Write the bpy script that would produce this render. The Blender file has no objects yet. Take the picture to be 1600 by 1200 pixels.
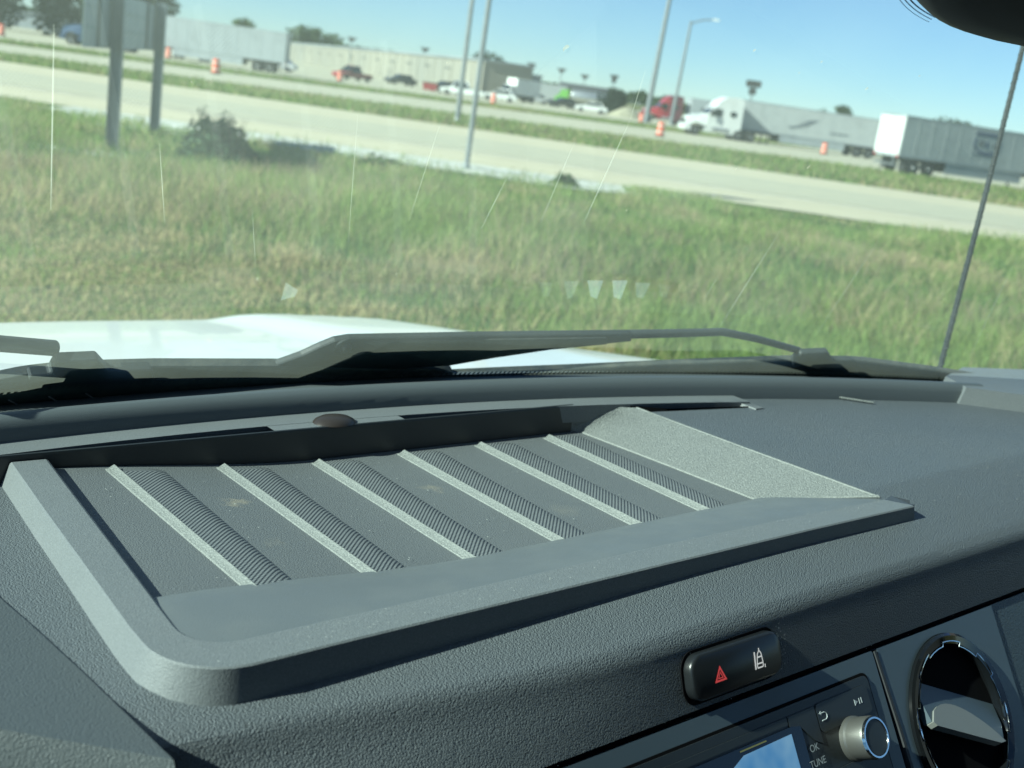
import bpy, bmesh, math, random
import numpy as np
from mathutils import Vector, Matrix, noise
random.seed(7)
RNG = np.random.default_rng(11)
sc = bpy.context.scene
C = sc.collection
rad = math.radians

# ------------------------------------------------------------------ camera, sky, sun, exposure
EYE = 2.1                                   # phone height above the road
AZ, PITCH = rad(41.4), rad(14.35)           # camera looks right of the van's nose and down
ROLL_SITE, ROLL_VAN = rad(8.2), rad(7.33)   # the van itself stands a little out of level
SUN_AZ, SUN_EL = rad(-77), rad(32)

def cam_axes(roll):
    r0 = Vector((math.cos(AZ), -math.sin(AZ), 0))
    fw = Vector((math.sin(AZ)*math.cos(PITCH), math.cos(AZ)*math.cos(PITCH), -math.sin(PITCH)))
    u0 = r0.cross(fw)
    r = r0*math.cos(roll) + u0*math.sin(roll)
    u = -r0*math.sin(roll) + u0*math.cos(roll)
    return Matrix((r, u, -fw)).transposed()

cam_data = bpy.data.cameras.new('camera')
cam_data.sensor_width = 36.0
cam_data.lens = 36.0*1800/1600
cam_data.clip_start = 0.02
cam_data.clip_end = 6000
cam_data.dof.use_dof = True
cam_data.dof.focus_distance = 0.68
cam_data.dof.aperture_fstop = 13
cam = bpy.data.objects.new('camera', cam_data)
cam.matrix_world = Matrix.Translation((0, 0, EYE)) @ cam_axes(ROLL_SITE).to_4x4()
C.objects.link(cam)
sc.camera = cam

world = bpy.data.worlds.new('World')
sc.world = world
world.use_nodes = True
wn = world.node_tree.nodes
wl = world.node_tree.links
sky = wn.new('ShaderNodeTexSky')
sky.sky_type = 'NISHITA'
sky.sun_disc = False
sky.sun_elevation = SUN_EL
sky.sun_rotation = SUN_AZ
sky.air_density = 0.8
sky.dust_density = 0.0
sky.ozone_density = 6.0
wl.new(sky.outputs[0], wn['Background'].inputs[0])
wn['Background'].inputs[1].default_value = 0.054

sun_data = bpy.data.lights.new('sun', 'SUN')
sun_data.energy = 4.8
sun_data.angle = rad(0.6)
sun_data.color = (1.0, 0.955, 0.85)
sun = bpy.data.objects.new('sun', sun_data)
sdir = Vector((math.sin(SUN_AZ)*math.cos(SUN_EL), math.cos(SUN_AZ)*math.cos(SUN_EL), math.sin(SUN_EL)))
sun.rotation_euler = sdir.to_track_quat('Z', 'Y').to_euler()
sun.location = (-20, 40, 60)
C.objects.link(sun)

sc.view_settings.view_transform = 'Standard'
sc.view_settings.look = 'None'
sc.view_settings.gamma = 1.0
sc.view_settings.use_curve_mapping = False
sc.view_settings.exposure = 1.4
sc.cycles.use_denoising = True
sc.cycles.max_bounces = 10
sc.cycles.transparent_max_bounces = 16
sc.cycles.caustics_reflective = False
sc.cycles.caustics_refractive = False

# ------------------------------------------------------------------ materials
def nt(m):
    m.use_nodes = True
    return m.node_tree.nodes, m.node_tree.links

def pmat(name, col, rough=0.5, metal=0.0, spec=0.5, bump=None, var=None, coat=0.0, scale_vec=None, rvar=None):
    """bump=(kind, scale, strength, distance); var=(scale, colour2, low, high)"""
    m = bpy.data.materials.new(name)
    n, l = nt(m)
    b = n['Principled BSDF']
    b.inputs['Base Color'].default_value = (*col, 1)
    b.inputs['Roughness'].default_value = rough
    b.inputs['Metallic'].default_value = metal
    b.inputs['Specular IOR Level'].default_value = spec
    b.inputs['Coat Weight'].default_value = coat
    tc = n.new('ShaderNodeTexCoord')
    vec = tc.outputs['Object']
    if scale_vec:
        mp = n.new('ShaderNodeMapping')
        mp.inputs['Scale'].default_value = scale_vec
        l.new(vec, mp.inputs['Vector'])
        vec = mp.outputs['Vector']
    if var:
        nz = n.new('ShaderNodeTexNoise')
        nz.inputs['Scale'].default_value = var[0]
        nz.inputs['Detail'].default_value = 5
        l.new(vec, nz.inputs['Vector'])
        mr = n.new('ShaderNodeMapRange')
        mr.inputs[1].default_value = var[2]
        mr.inputs[2].default_value = var[3]
        l.new(nz.outputs['Fac'], mr.inputs[0])
        mx = n.new('ShaderNodeMix')
        mx.data_type = 'RGBA'
        mx.inputs[6].default_value = (*col, 1)
        mx.inputs[7].default_value = (*var[1], 1)
        l.new(mr.outputs[0], mx.inputs[0])
        l.new(mx.outputs[2], b.inputs['Base Color'])
    if rvar:
        nz = n.new('ShaderNodeTexNoise')
        nz.inputs['Scale'].default_value = rvar[0]
        nz.inputs['Detail'].default_value = 4
        l.new(vec, nz.inputs['Vector'])
        mr = n.new('ShaderNodeMapRange')
        mr.inputs[1].default_value = 0.3
        mr.inputs[2].default_value = 0.7
        mr.inputs[3].default_value = rvar[1]
        mr.inputs[4].default_value = rvar[2]
        l.new(nz.outputs['Fac'], mr.inputs[0])
        l.new(mr.outputs[0], b.inputs['Roughness'])
    if bump:
        kind, s, st, dist = bump
        if kind == 'noise':
            t = n.new('ShaderNodeTexNoise')
            t.inputs['Scale'].default_value = s
            t.inputs['Detail'].default_value = 3
            l.new(vec, t.inputs['Vector'])
            h = t.outputs['Fac']
        elif kind == 'leather':
            t0 = n.new('ShaderNodeTexNoise')
            t0.inputs['Scale'].default_value = s*0.6
            l.new(vec, t0.inputs['Vector'])
            add = n.new('ShaderNodeVectorMath')
            add.operation = 'MULTIPLY_ADD'
            add.inputs[1].default_value = (1.2/s,)*3
            l.new(t0.outputs['Color'], add.inputs[0])
            l.new(vec, add.inputs[2])
            t = n.new('ShaderNodeTexVoronoi')
            t.feature = 'SMOOTH_F1'
            t.inputs['Scale'].default_value = s
            t.inputs['Smoothness'].default_value = 0.3
            l.new(add.outputs[0], t.inputs['Vector'])
            inv = n.new('ShaderNodeMath')
            inv.operation = 'SUBTRACT'
            inv.inputs[0].default_value = 1.0
            l.new(t.outputs['Distance'], inv.inputs[1])
            h = inv.outputs[0]
        elif kind == 'weave':
            sep = n.new('ShaderNodeSeparateXYZ')
            l.new(vec, sep.inputs[0])
            outs = []
            for k, sk in ((0, s), (1, s)):
                mul = n.new('ShaderNodeMath')
                mul.operation = 'MULTIPLY'
                mul.inputs[1].default_value = sk
                l.new(sep.outputs[k], mul.inputs[0])
                sn = n.new('ShaderNodeMath')
                sn.operation = 'SINE'
                l.new(mul.outputs[0], sn.inputs[0])
                outs.append(sn.outputs[0])
            pr = n.new('ShaderNodeMath')
            pr.operation = 'MULTIPLY'
            l.new(outs[0], pr.inputs[0])
            l.new(outs[1], pr.inputs[1])
            h = pr.outputs[0]
        bp = n.new('ShaderNodeBump')
        bp.inputs['Strength'].default_value = st
        bp.inputs['Distance'].default_value = dist
        l.new(h, bp.inputs['Height'])
        l.new(bp.outputs[0], b.inputs['Normal'])
    return m

def emat(name, col, strength):
    m = bpy.data.materials.new(name)
    n, l = nt(m)
    b = n['Principled BSDF']
    b.inputs['Base Color'].default_value = (0.01, 0.01, 0.01, 1)
    b.inputs['Roughness'].default_value = 0.15
    b.inputs['Emission Color'].default_value = (*col, 1)
    b.inputs['Emission Strength'].default_value = strength
    return m

M = {}
M['dash'] = pmat('dash_grain', (0.108, 0.124, 0.136), 0.44, bump=('leather', 1200, 0.9, 0.0007), rvar=(14, 0.44, 0.56))
M['roll'] = pmat('roll_grain', (0.095, 0.112, 0.120), 0.5, bump=('noise', 1500, 0.4, 0.0004))
M['smooth'] = pmat('smooth_plastic', (0.128, 0.144, 0.153), 0.48, bump=('noise', 1400, 0.35, 0.0004), var=(40, (0.142, 0.157, 0.163), 0.42, 0.7), rvar=(30, 0.40, 0.52))
M['lip'] = pmat('tray_lip_plastic', (0.140, 0.154, 0.162), 0.5, var=(1300, (0.180, 0.196, 0.204), 0.42, 0.66), bump=('noise', 1400, 0.6, 0.0005), rvar=(24, 0.44, 0.56))
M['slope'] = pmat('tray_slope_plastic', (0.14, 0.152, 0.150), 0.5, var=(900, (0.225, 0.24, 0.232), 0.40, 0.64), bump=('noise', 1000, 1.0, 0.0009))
M['rib'] = pmat('rib_plastic', (0.155, 0.168, 0.164), 0.48, var=(1000, (0.235, 0.25, 0.24), 0.40, 0.64), bump=('noise', 1100, 0.9, 0.0007))
M['weave'] = pmat('rib_grip', (0.135, 0.148, 0.154), 0.5, bump=('weave', 2*math.pi/0.0030, 0.75, 0.0006))
M['hood_dark'] = pmat('cluster_hood_plastic', (0.088, 0.103, 0.110), 0.5, bump=('leather', 1150, 0.5, 0.0006))
M['trim'] = pmat('satin_trim', (0.072, 0.098, 0.115), 0.36, bump=('noise', 2500, 0.05, 0.0002), rvar=(20, 0.32, 0.42))
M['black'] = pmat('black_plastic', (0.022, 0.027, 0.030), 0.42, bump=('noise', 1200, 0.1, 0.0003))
M['gloss'] = pmat('gloss_black', (0.006, 0.007, 0.008), 0.08, coat=0.4)
M['gap'] = pmat('gap_black', (0.004, 0.004, 0.005), 0.9, spec=0.1)
M['chrome'] = pmat('chrome', (0.75, 0.77, 0.78), 0.12, metal=1.0)
M['satin'] = pmat('satin_silver', (0.19, 0.19, 0.18), 0.40, metal=0.7, bump=('noise', 1800, 0.1, 0.0003))
M['ink'] = None
M['dim_ink'] = pmat('dim_ink', (0.42, 0.46, 0.48), 0.5)
M['red_ink'] = None
M['rubber'] = pmat('weathered_rubber', (0.045, 0.054, 0.055), 0.75, var=(60, (0.095, 0.098, 0.085), 0.42, 0.72), bump=('noise', 300, 0.4, 0.001))
M['wiper'] = pmat('wiper_plastic', (0.020, 0.027, 0.030), 0.6, var=(30, (0.034, 0.042, 0.044), 0.4, 0.75), bump=('noise', 500, 0.15, 0.0005))
M['white_paint'] = pmat('white_paint', (0.80, 0.81, 0.79), 0.28, coat=0.5, var=(6, (0.74, 0.75, 0.72), 0.5, 0.8))
M['headliner'] = pmat('headliner_cloth', (0.10, 0.105, 0.11), 0.9, bump=('noise', 900, 0.3, 0.0005))
M['cabin'] = pmat('cabin_dark_plastic', (0.035, 0.038, 0.042), 0.6, bump=('noise', 700, 0.2, 0.0005))
M['seat'] = pmat('seat_cloth', (0.03, 0.032, 0.036), 0.95, bump=('noise', 800, 0.5, 0.0008))

M['ink'] = emat('backlit_white_symbol', (0.80, 0.84, 0.82), 0.22)
M['red_ink'] = emat('backlit_red_symbol', (0.75, 0.03, 0.03), 0.20)
# tray floor: dusty smudges
def tray_floor_mat():
    m = pmat('tray_floor_plastic', (0.125, 0.137, 0.143), 0.52, bump=('noise', 1200, 0.8, 0.0007))
    n, l = nt(m)
    b = n['Principled BSDF']
    tc = n.new('ShaderNodeTexCoord')
    fac = None
    for (x, y, r, amt) in ((0.303, 0.574, 0.011, 0.75), (0.297, 0.512, 0.010, 0.22), (0.44, 0.565, 0.008, 0.35), (0.50, 0.50, 0.012, 0.12)):
        sub = n.new('ShaderNodeVectorMath')
        sub.operation = 'SUBTRACT'
        sub.inputs[1].default_value = (x, y, -0.26)
        l.new(tc.outputs['Object'], sub.inputs[0])
        ln = n.new('ShaderNodeVectorMath')
        ln.operation = 'LENGTH'
        l.new(sub.outputs[0], ln.inputs[0])
        nz = n.new('ShaderNodeTexNoise')
        nz.inputs['Scale'].default_value = 150
        nz.inputs['Detail'].default_value = 6
        l.new(tc.outputs['Object'], nz.inputs['Vector'])
        add = n.new('ShaderNodeMath')
        add.operation = 'MULTIPLY_ADD'
        add.inputs[1].default_value = 0.022
        l.new(nz.outputs['Fac'], add.inputs[0])
        l.new(ln.outputs['Value'], add.inputs[2])
        mr = n.new('ShaderNodeMapRange')
        mr.inputs[1].default_value = r + 0.011
        mr.inputs[2].default_value = 0.009
        mr.inputs[3].default_value = 0
        mr.inputs[4].default_value = amt
        l.new(add.outputs[0], mr.inputs[0])
        if fac is None:
            fac = mr.outputs[0]
        else:
            mxx = n.new('ShaderNodeMath')
            mxx.operation = 'MAXIMUM'
            l.new(fac, mxx.inputs[0])
            l.new(mr.outputs[0], mxx.inputs[1])
            fac = mxx.outputs[0]
    mx = n.new('ShaderNodeMix')
    mx.data_type = 'RGBA'
    mx.inputs[6].default_value = (0.125, 0.137, 0.143, 1)
    mx.inputs[7].default_value = (0.42, 0.36, 0.25, 1)
    l.new(fac, mx.inputs[0])
    l.new(mx.outputs[2], b.inputs['Base Color'])
    return m
M['floor'] = tray_floor_mat()

# windshield: tinted, reflecting, with dust whose green tint also paints in reflected haze
def glass_mat(name, tint, dust):  # dust: cover of the dust and the painted haze together
    m = bpy.data.materials.new(name)
    n, l = nt(m)
    n.remove(n['Principled BSDF'])
    out = n['Material Output']
    tr = n.new('ShaderNodeBsdfTransparent')
    tr.inputs[0].default_value = (*tint, 1)
    gl = n.new('ShaderNodeBsdfGlossy')
    gl.inputs['Roughness'].default_value = 0.0
    lw = n.new('ShaderNodeLayerWeight')
    lw.inputs[0].default_value = 0.5
    pw = n.new('ShaderNodeMath')
    pw.operation = 'POWER'
    pw.inputs[1].default_value = 5
    l.new(lw.outputs['Facing'], pw.inputs[0])
    ma = n.new('ShaderNodeMath')
    ma.operation = 'MULTIPLY_ADD'
    ma.inputs[1].default_value = 0.9
    ma.inputs[2].default_value = 0.095
    l.new(pw.outputs[0], ma.inputs[0])
    mx = n.new('ShaderNodeMixShader')
    l.new(ma.outputs[0], mx.inputs[0])
    l.new(tr.outputs[0], mx.inputs[1])
    l.new(gl.outputs[0], mx.inputs[2])
    df = n.new('ShaderNodeBsdfTranslucent')
    df.inputs[0].default_value = (0.60, 0.80, 0.68, 1)  # dust colour, greened to carry the veil of reflected grass
    tc = n.new('ShaderNodeTexCoord')
    nz = n.new('ShaderNodeTexNoise')
    nz.inputs['Scale'].default_value = 9
    nz.inputs['Detail'].default_value = 7
    l.new(tc.outputs['Object'], nz.inputs['Vector'])
    mr = n.new('ShaderNodeMapRange')
    mr.inputs[1].default_value = 0.3
    mr.inputs[2].default_value = 0.75
    mr.inputs[3].default_value = dust*0.7
    mr.inputs[4].default_value = dust*1.4
    l.new(nz.outputs['Fac'], mr.inputs[0])
    mx2 = n.new('ShaderNodeMixShader')
    l.new(mr.outputs[0], mx2.inputs[0])
    l.new(mx.outputs[0], mx2.inputs[1])
    l.new(df.outputs[0], mx2.inputs[2])
    l.new(mx2.outputs[0], out.inputs[0])
    return m
M['glass'] = glass_mat('windshield_glass', (0.73, 0.91, 0.885), 0.085)
M['side_glass'] = glass_mat('side_glass', (0.62, 0.72, 0.70), 0.02)

# ------------------------------------------------------------------ mesh helpers
def link_mesh(name, verts, faces, mat, parent=None, smooth=False, sharp=None, loc=None):
    me = bpy.data.meshes.new(name)
    me.from_pydata([tuple(v) for v in verts], [], [tuple(f) for f in faces])
    me.validate()
    bm = bmesh.new()
    bm.from_mesh(me)
    bmesh.ops.recalc_face_normals(bm, faces=bm.faces)
    bm.to_mesh(me)
    bm.free()
    if mat is not None:
        me.materials.append(mat)
    if smooth:
        me.polygons.foreach_set('use_smooth', [True]*len(me.polygons))
        if sharp:
            me.set_sharp_from_angle(angle=rad(sharp))
    o = bpy.data.objects.new(name, me)
    C.objects.link(o)
    if parent is not None:
        o.parent = parent
    if loc is not None:
        o.location = loc
    return o

class MB:
    def __init__(s):
        s.v = []
        s.f = []
    def add(s, vs, fs):
        k = len(s.v)
        s.v += [tuple(v) for v in vs]
        s.f += [tuple(i+k for i in f) for f in fs]
        return s
    def box(s, x0, x1, y0, y1, z0, z1):
        return s.add([(x0,y0,z0),(x1,y0,z0),(x1,y1,z0),(x0,y1,z0),(x0,y0,z1),(x1,y0,z1),(x1,y1,z1),(x0,y1,z1)],
                     [(0,3,2,1),(4,5,6,7),(0,1,5,4),(1,2,6,5),(2,3,7,6),(3,0,4,7)])
    def grid(s, rows):
        n = len(rows[0])
        vs = [p for r in rows for p in r]
        fs = [(i*n+j, i*n+j+1, (i+1)*n+j+1, (i+1)*n+j) for i in range(len(rows)-1) for j in range(n-1)]
        return s.add(vs, fs)
    def prism(s, poly, frame, t0, t1):
        """poly of (a,b) in frame(a,b,t) -> xyz, extruded from t0 to t1"""
        n = len(poly)
        vs = [frame(a, b, t0) for a, b in poly] + [frame(a, b, t1) for a, b in poly]
        fs = [tuple(range(n-1, -1, -1)), tuple(range(n, 2*n))] + [(i, (i+1) % n, n+(i+1) % n, n+i) for i in range(n)]
        return s.add(vs, fs)
    def tube(s, pts, r, n=8, cap=True):
        pts = [Vector(p) for p in pts]
        rs = r if isinstance(r, (list, tuple)) else [r]*len(pts)
        rings = []
        for i, p in enumerate(pts):
            d = (pts[min(i+1, len(pts)-1)] - pts[max(i-1, 0)]).normalized()
            a = d.cross(Vector((0, 0, 1)))
            if a.length < 1e-3:
                a = d.cross(Vector((1, 0, 0)))
            a.normalize()
            b = d.cross(a)
            rings.append([p + (a*math.cos(2*math.pi*k/n) + b*math.sin(2*math.pi*k/n))*rs[i] for k in range(n)])
        vs = [q for g in rings for q in g]
        fs = [(i*n+k, i*n+(k+1) % n, (i+1)*n+(k+1) % n, (i+1)*n+k) for i in range(len(pts)-1) for k in range(n)]
        if cap:
            fs += [tuple(range(n-1, -1, -1)), tuple((len(pts)-1)*n+k for k in range(n))]
        return s.add(vs, fs)
    def lathe(s, prof, frame, n=32, cap=True):
        """prof of (r,t); frame(a,b,t)"""
        vs = [frame(r*math.cos(2*math.pi*k/n), r*math.sin(2*math.pi*k/n), t) for r, t in prof for k in range(n)]
        fs = [(i*n+k, i*n+(k+1) % n, (i+1)*n+(k+1) % n, (i+1)*n+k) for i in range(len(prof)-1) for k in range(n)]
        if cap:
            fs += [tuple(range(n-1, -1, -1)), tuple((len(prof)-1)*n+k for k in range(n))]
        return s.add(vs, fs)
    def link(s, name, mat, parent=None, smooth=False, sharp=35, loc=None):
        return link_mesh(name, s.v, s.f, mat, parent, smooth, sharp if smooth else None, loc)

def tag(o, label, cat=None, group=None, kind=None):
    if label: o['label'] = label
    if cat: o['category'] = cat
    if group: o['group'] = group
    if kind: o['kind'] = kind
    return o

def empty(name, loc=(0, 0, 0), rz=0.0):
    o = bpy.data.objects.new(name, None)
    o.empty_display_size = 0.3
    C.objects.link(o)
    o.location = loc
    o.rotation_euler = (0, 0, rz)
    return o

def rounded(x0, x1, y0, y1, r, n=5):
    pts = []
    for cx, cy, a0 in ((x1-r, y1-r, 0), (x0+r, y1-r, 90), (x0+r, y0+r, 180), (x1-r, y0+r, 270)):
        for k in range(n+1):
            a = rad(a0 + 90*k/n)
            pts.append((cx + r*math.cos(a), cy + r*math.sin(a)))
    return pts

def sstep(a, b, x):
    t = min(1, max(0, (x-a)/(b-a)))
    return t*t*(3-2*t)

# site frame: u to the right along the roads, d away from the van, z up
CA, SA = math.cos(AZ), math.sin(AZ)
def site(u, d, z=0.0):
    return (u*CA + d*SA, -u*SA + d*CA, z)
SITE_RZ = -AZ

# ------------------------------------------------------------------ setting: ground and roads
def ground_mat():
    m = bpy.data.materials.new('field_soil')
    n, l = nt(m)
    b = n['Principled BSDF']
    b.inputs['Roughness'].default_value = 0.95
    b.inputs['Specular IOR Level'].default_value = 0.1
    tc = n.new('ShaderNodeTexCoord')
    nz = n.new('ShaderNodeTexNoise')
    nz.inputs['Scale'].default_value = 0.35
    nz.inputs['Detail'].default_value = 8
    l.new(tc.outputs['Object'], nz.inputs['Vector'])
    nz2 = n.new('ShaderNodeTexNoise')
    nz2.inputs['Scale'].default_value = 7
    nz2.inputs['Detail'].default_value = 6
    l.new(tc.outputs['Object'], nz2.inputs['Vector'])
    ad = n.new('ShaderNodeMath')
    ad.operation = 'MULTIPLY_ADD'
    ad.inputs[1].default_value = 0.5
    l.new(nz2.outputs['Fac'], ad.inputs[0])
    l.new(nz.outputs['Fac'], ad.inputs[2])
    cr = n.new('ShaderNodeValToRGB')
    e = cr.color_ramp.elements
    e[0].position, e[0].color = 0.55, (0.075, 0.10, 0.035, 1)
    e[1].position, e[1].color = 0.92, (0.22, 0.18, 0.10, 1)
    k = e.new(0.74)
    k.color = (0.12, 0.135, 0.05, 1)
    l.new(ad.outputs[0], cr.inputs[0])
    l.new(cr.outputs[0], b.inputs['Base Color'])
    bp = n.new('ShaderNodeBump')
    bp.inputs['Distance'].default_value = 0.08
    l.new(nz2.outputs['Fac'], bp.inputs['Height'])
    l.new(bp.outputs[0], b.inputs['Normal'])
    return m
M['soil'] = ground_mat()

def concrete_mat(name, c1, c2, lane=None):
    """lane: list of (d, half-width) worn wheel lanes in site depth"""
    m = bpy.data.materials.new(name)
    n, l = nt(m)
    b = n['Principled BSDF']
    b.inputs['Roughness'].default_value = 0.85
    tc = n.new('ShaderNodeTexCoord')
    mp = n.new('ShaderNodeMapping')
    mp.inputs['Scale'].default_value = (0.05, 0.6, 1)
    l.new(tc.outputs['Object'], mp.inputs['Vector'])
    nz = n.new('ShaderNodeTexNoise')
    nz.inputs['Scale'].default_value = 1.0
    nz.inputs['Detail'].default_value = 7
    l.new(mp.outputs[0], nz.inputs['Vector'])
    nz2 = n.new('ShaderNodeTexNoise')
    nz2.inputs['Scale'].default_value = 1.3
    nz2.inputs['Detail'].default_value = 8
    l.new(tc.outputs['Object'], nz2.inputs['Vector'])
    md = n.new('ShaderNodeMath')
    md.operation = 'ADD'
    l.new(nz.outputs['Fac'], md.inputs[0])
    l.new(nz2.outputs['Fac'], md.inputs[1])
    mr = n.new('ShaderNodeMapRange')
    mr.inputs[1].default_value = 0.8
    mr.inputs[2].default_value = 1.25
    l.new(md.outputs[0], mr.inputs[0])
    mx = n.new('ShaderNodeMix')
    mx.data_type = 'RGBA'
    mx.inputs[6].default_value = (*c1, 1)
    mx.inputs[7].default_value = (*c2, 1)
    l.new(mr.outputs[0], mx.inputs[0])
    l.new(mx.outputs[2], b.inputs['Base Color'])
    return m
M['conc'] = concrete_mat('shoulder_concrete', (0.49, 0.44, 0.31), (0.43, 0.39, 0.28))
M['lane'] = concrete_mat('lane_concrete', (0.37, 0.355, 0.27), (0.43, 0.40, 0.29))
M['lot'] = concrete_mat('lot_concrete', (0.42, 0.39, 0.28), (0.36, 0.34, 0.26))
M['gravel'] = pmat('white_gravel', (0.58, 0.58, 0.53), 0.95, var=(3.0, (0.30, 0.30, 0.25), 0.35, 0.7), bump=('noise', 12, 0.8, 0.05))
M['paint_white'] = pmat('road_paint', (0.62, 0.62, 0.56), 0.7, var=(2.0, (0.42, 0.41, 0.35), 0.4, 0.7))

def structure(o):
    o['kind'] = 'structure'
    return o

def sheet(name, edge_a, edge_b, z, mat):
    """strip between two polylines of (u,d) with equal counts"""
    mb = MB()
    mb.grid([[(u, d, z) for u, d in edge_a], [(u, d, z) for u, d in edge_b]])
    o = mb.link(name, mat)
    o.rotation_euler = (0, 0, SITE_RZ)
    return structure(o)

def bump_z(u, d):
    return 0.10*noise.noise(Vector((u*0.12, d*0.12, 3.1))) + 0.05*noise.noise(Vector((u*0.5, d*0.5, 1.7)))

def ground_h(u, d):
    k = sstep(5, 9, d)*(1 - sstep(25, 29, d))
    return bump_z(u, d)*k

us = [-3000, -800, -200, -80, -45] + [x*0.9 for x in range(-40, 41)] + [45, 80, 200, 800, 3000]
ds = [-3000, -600, -100, -30, -8] + [x*0.9 for x in range(0, 34)] + [34, 45, 70, 110, 200, 400, 1000, 4000]
mb = MB()
mb.grid([[(u, d, ground_h(u, d)) for u in us] for d in ds])
g = mb.link('ground', M['soil'], smooth=True)
g.rotation_euler = (0, 0, SITE_RZ)
structure(g)

U0, U1 = -260, 260
def lerp_line(pts, us):
    xs = [p[0] for p in pts]
    ys = [p[1] for p in pts]
    out = []
    for u in us:
        if u <= xs[0]:
            s = (ys[1]-ys[0])/(xs[1]-xs[0]); out.append((u, ys[0]+s*(u-xs[0])))
        elif u >= xs[-1]:
            s = (ys[-1]-ys[-2])/(xs[-1]-xs[-2]); out.append((u, ys[-1]+s*(u-xs[-1])))
        else:
            out.append((u, float(np.interp(u, xs, ys))))
    return out
UU = [-260, -160, -100] + list(range(-80, 81, 4)) + [100, 160, 260]
flat = lambda d: [(u, d) for u in UU]
ragged = lambda d, a, s: [(u, d + a*noise.noise(Vector((u*0.23, s, 0.3)))) for u in UU]
sheet('road', ragged(29.9, 0.35, 1), ragged(52.6, 0.5, 2), 0.030, M['conc'])
sheet('road_lane', flat(36.2), flat(44.6), 0.038, M['lane'])
sheet('road_marking', flat(35.2), flat(35.45), 0.038, M['paint_white'])
r2n = lerp_line([(-60, 52.5+1.5), (-28.5, 60.6), (-11, 67.5), (9, 75.5), (21, 82), (32, 83), (60, 92)], UU)
r2f = lerp_line([(-60, 70), (-39, 82), (-16, 96), (14, 115), (40, 150)], UU)
r2n = [(u, max(d, 53.5)) for u, d in r2n]
r2f = [(u, max(d, 60.5)) for u, d in r2f]
sheet('ramp_road', r2n, r2f, 0.030, M['lot'])
lotn = lerp_line([(-60, 86), (-46, 96.5), (-18.6, 112), (17, 141), (40, 172)], UU)
lotn = [(u, max(d, 66)) for u, d in lotn]
lotf = [(u, 420) for u in UU]
sheet('parking_lot', lotn, lotf, 0.030, M['lot'])
# white gravel along the near edge of the road
ga = [(u, 29.6) for u in range(-12, 5)]
gb = [(u, 26.3 + 0.7*noise.noise(Vector((u*0.6, 4.2, 0))) + (0 if u < 1 else (u-1)*0.8) - (1.2 if u < -7 else 0)) for u in range(-12, 5)]
sheet('gravel_strip', gb, ga, 0.080, M['gravel'])
sheet('gravel_patch', [(-8.5, 19.0), (-7.9, 18.7), (-7.0, 18.7), (-6.5, 19.2)], [(-8.4, 20.1), (-7.9, 20.6), (-7.0, 20.7), (-6.6, 20.1)], 0.10, M['gravel'])

# ------------------------------------------------------------------ the van (its own frame: phone at 0, x right, y to the nose, z up)
VAN_BASE = Vector((0.46, -0.30, -2.09))
van = empty('van')
van.rotation_mode = 'QUATERNION'
van.matrix_world = Matrix.Translation((0, 0, EYE)) @ (cam_axes(ROLL_SITE) @ cam_axes(ROLL_VAN).transposed()).to_4x4() @ Matrix.Translation(VAN_BASE)
tag(van, 'white van seen from inside its cab, dark grey dashboard with storage tray', 'van')

def P(name, mb, mat, parent=None, smooth=False, sharp=35, label=None):
    o = mb.link(name, mat, van if parent is None else parent, smooth, sharp)
    if parent is None:
        o.location = -VAN_BASE
    if label:
        o['label'] = label
    return o

def yl(x):                                   # back edge of the dash top, bowed like the windshield
    return 0.674 - 0.27*(x-0.32)**2
def yg(x):                                   # windshield base
    return 0.732 - 0.27*(x-0.32)**2
def ztop(x, y):
    k = max(0.0, 0.412-y)
    zr = -0.2405 - 0.24*k - 1.2*k*k
    k = max(0.0, 0.40-y)
    zl = -0.2545 - 0.10*k - 1.6*k*k
    t = sstep(0.18, 0.60, x)
    return zl*(1-t) + zr*t
def yfold(x):
    return 0.345 + 0.026*(1 - sstep(0.12, 0.42, x))

# --- dashboard skin
mb = MB()
NY = 60
def patch(xs, back, left=None):
    rows = []
    for i in range(NY+1):
        s = i/NY
        row = []
        for j, x in enumerate(xs):
            yf = yfold(x)
            y = yf + s*(back(x) - yf)
            xx = x
            if left is not None:
                k = 1 - j/(len(xs)-1)
                xx = x + k*left(y)
            row.append((xx, y, ztop(xx, y) - (0.0015*(1-min(1, (y-yf)/0.004))**2 if y < yf+0.004 else 0)))
        rows.append(row)
    mb.grid(rows)
lin = lambda a, b, n: [a+(b-a)*i/n for i in range(n+1)]
cd = lambda y: -0.017*max(0, min(1, (y-0.397)/0.219))
patch(lin(0.70, 0.80, 4), lambda x: 0.6053-(x-0.697)*0.192, cd)
patch(lin(0.80, 1.32, 16), yl)
patch(lin(-0.62, 0.206, 16), lambda x: min(0.645, yl(x)-0.02))
patch(lin(0.206, 0.70, 16), lambda x: 0.399)
# fold and upper face
rows = []
for (fy, fz) in ((0, -0.0015), (-0.0022, -0.0036), (-0.0036, -0.0080)):
    rows.append([(x, yfold(x)+fy, ztop(x, yfold(x))+fz) for x in lin(-0.62, 1.32, 60)])
for k in (0.33, 0.66, 1.0):
    rows.append([(x, (yfold(x)-0.0036)*(1-k) + 0.33*k, (ztop(x, yfold(x))-0.0080)*(1-k) - 0.3005*k) for x in lin(-0.62, 1.32, 60)])
mb.grid(rows)
dash = P('dashboard', mb, M['dash'], smooth=True, sharp=50, label='dark grey grained dashboard top')
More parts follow.
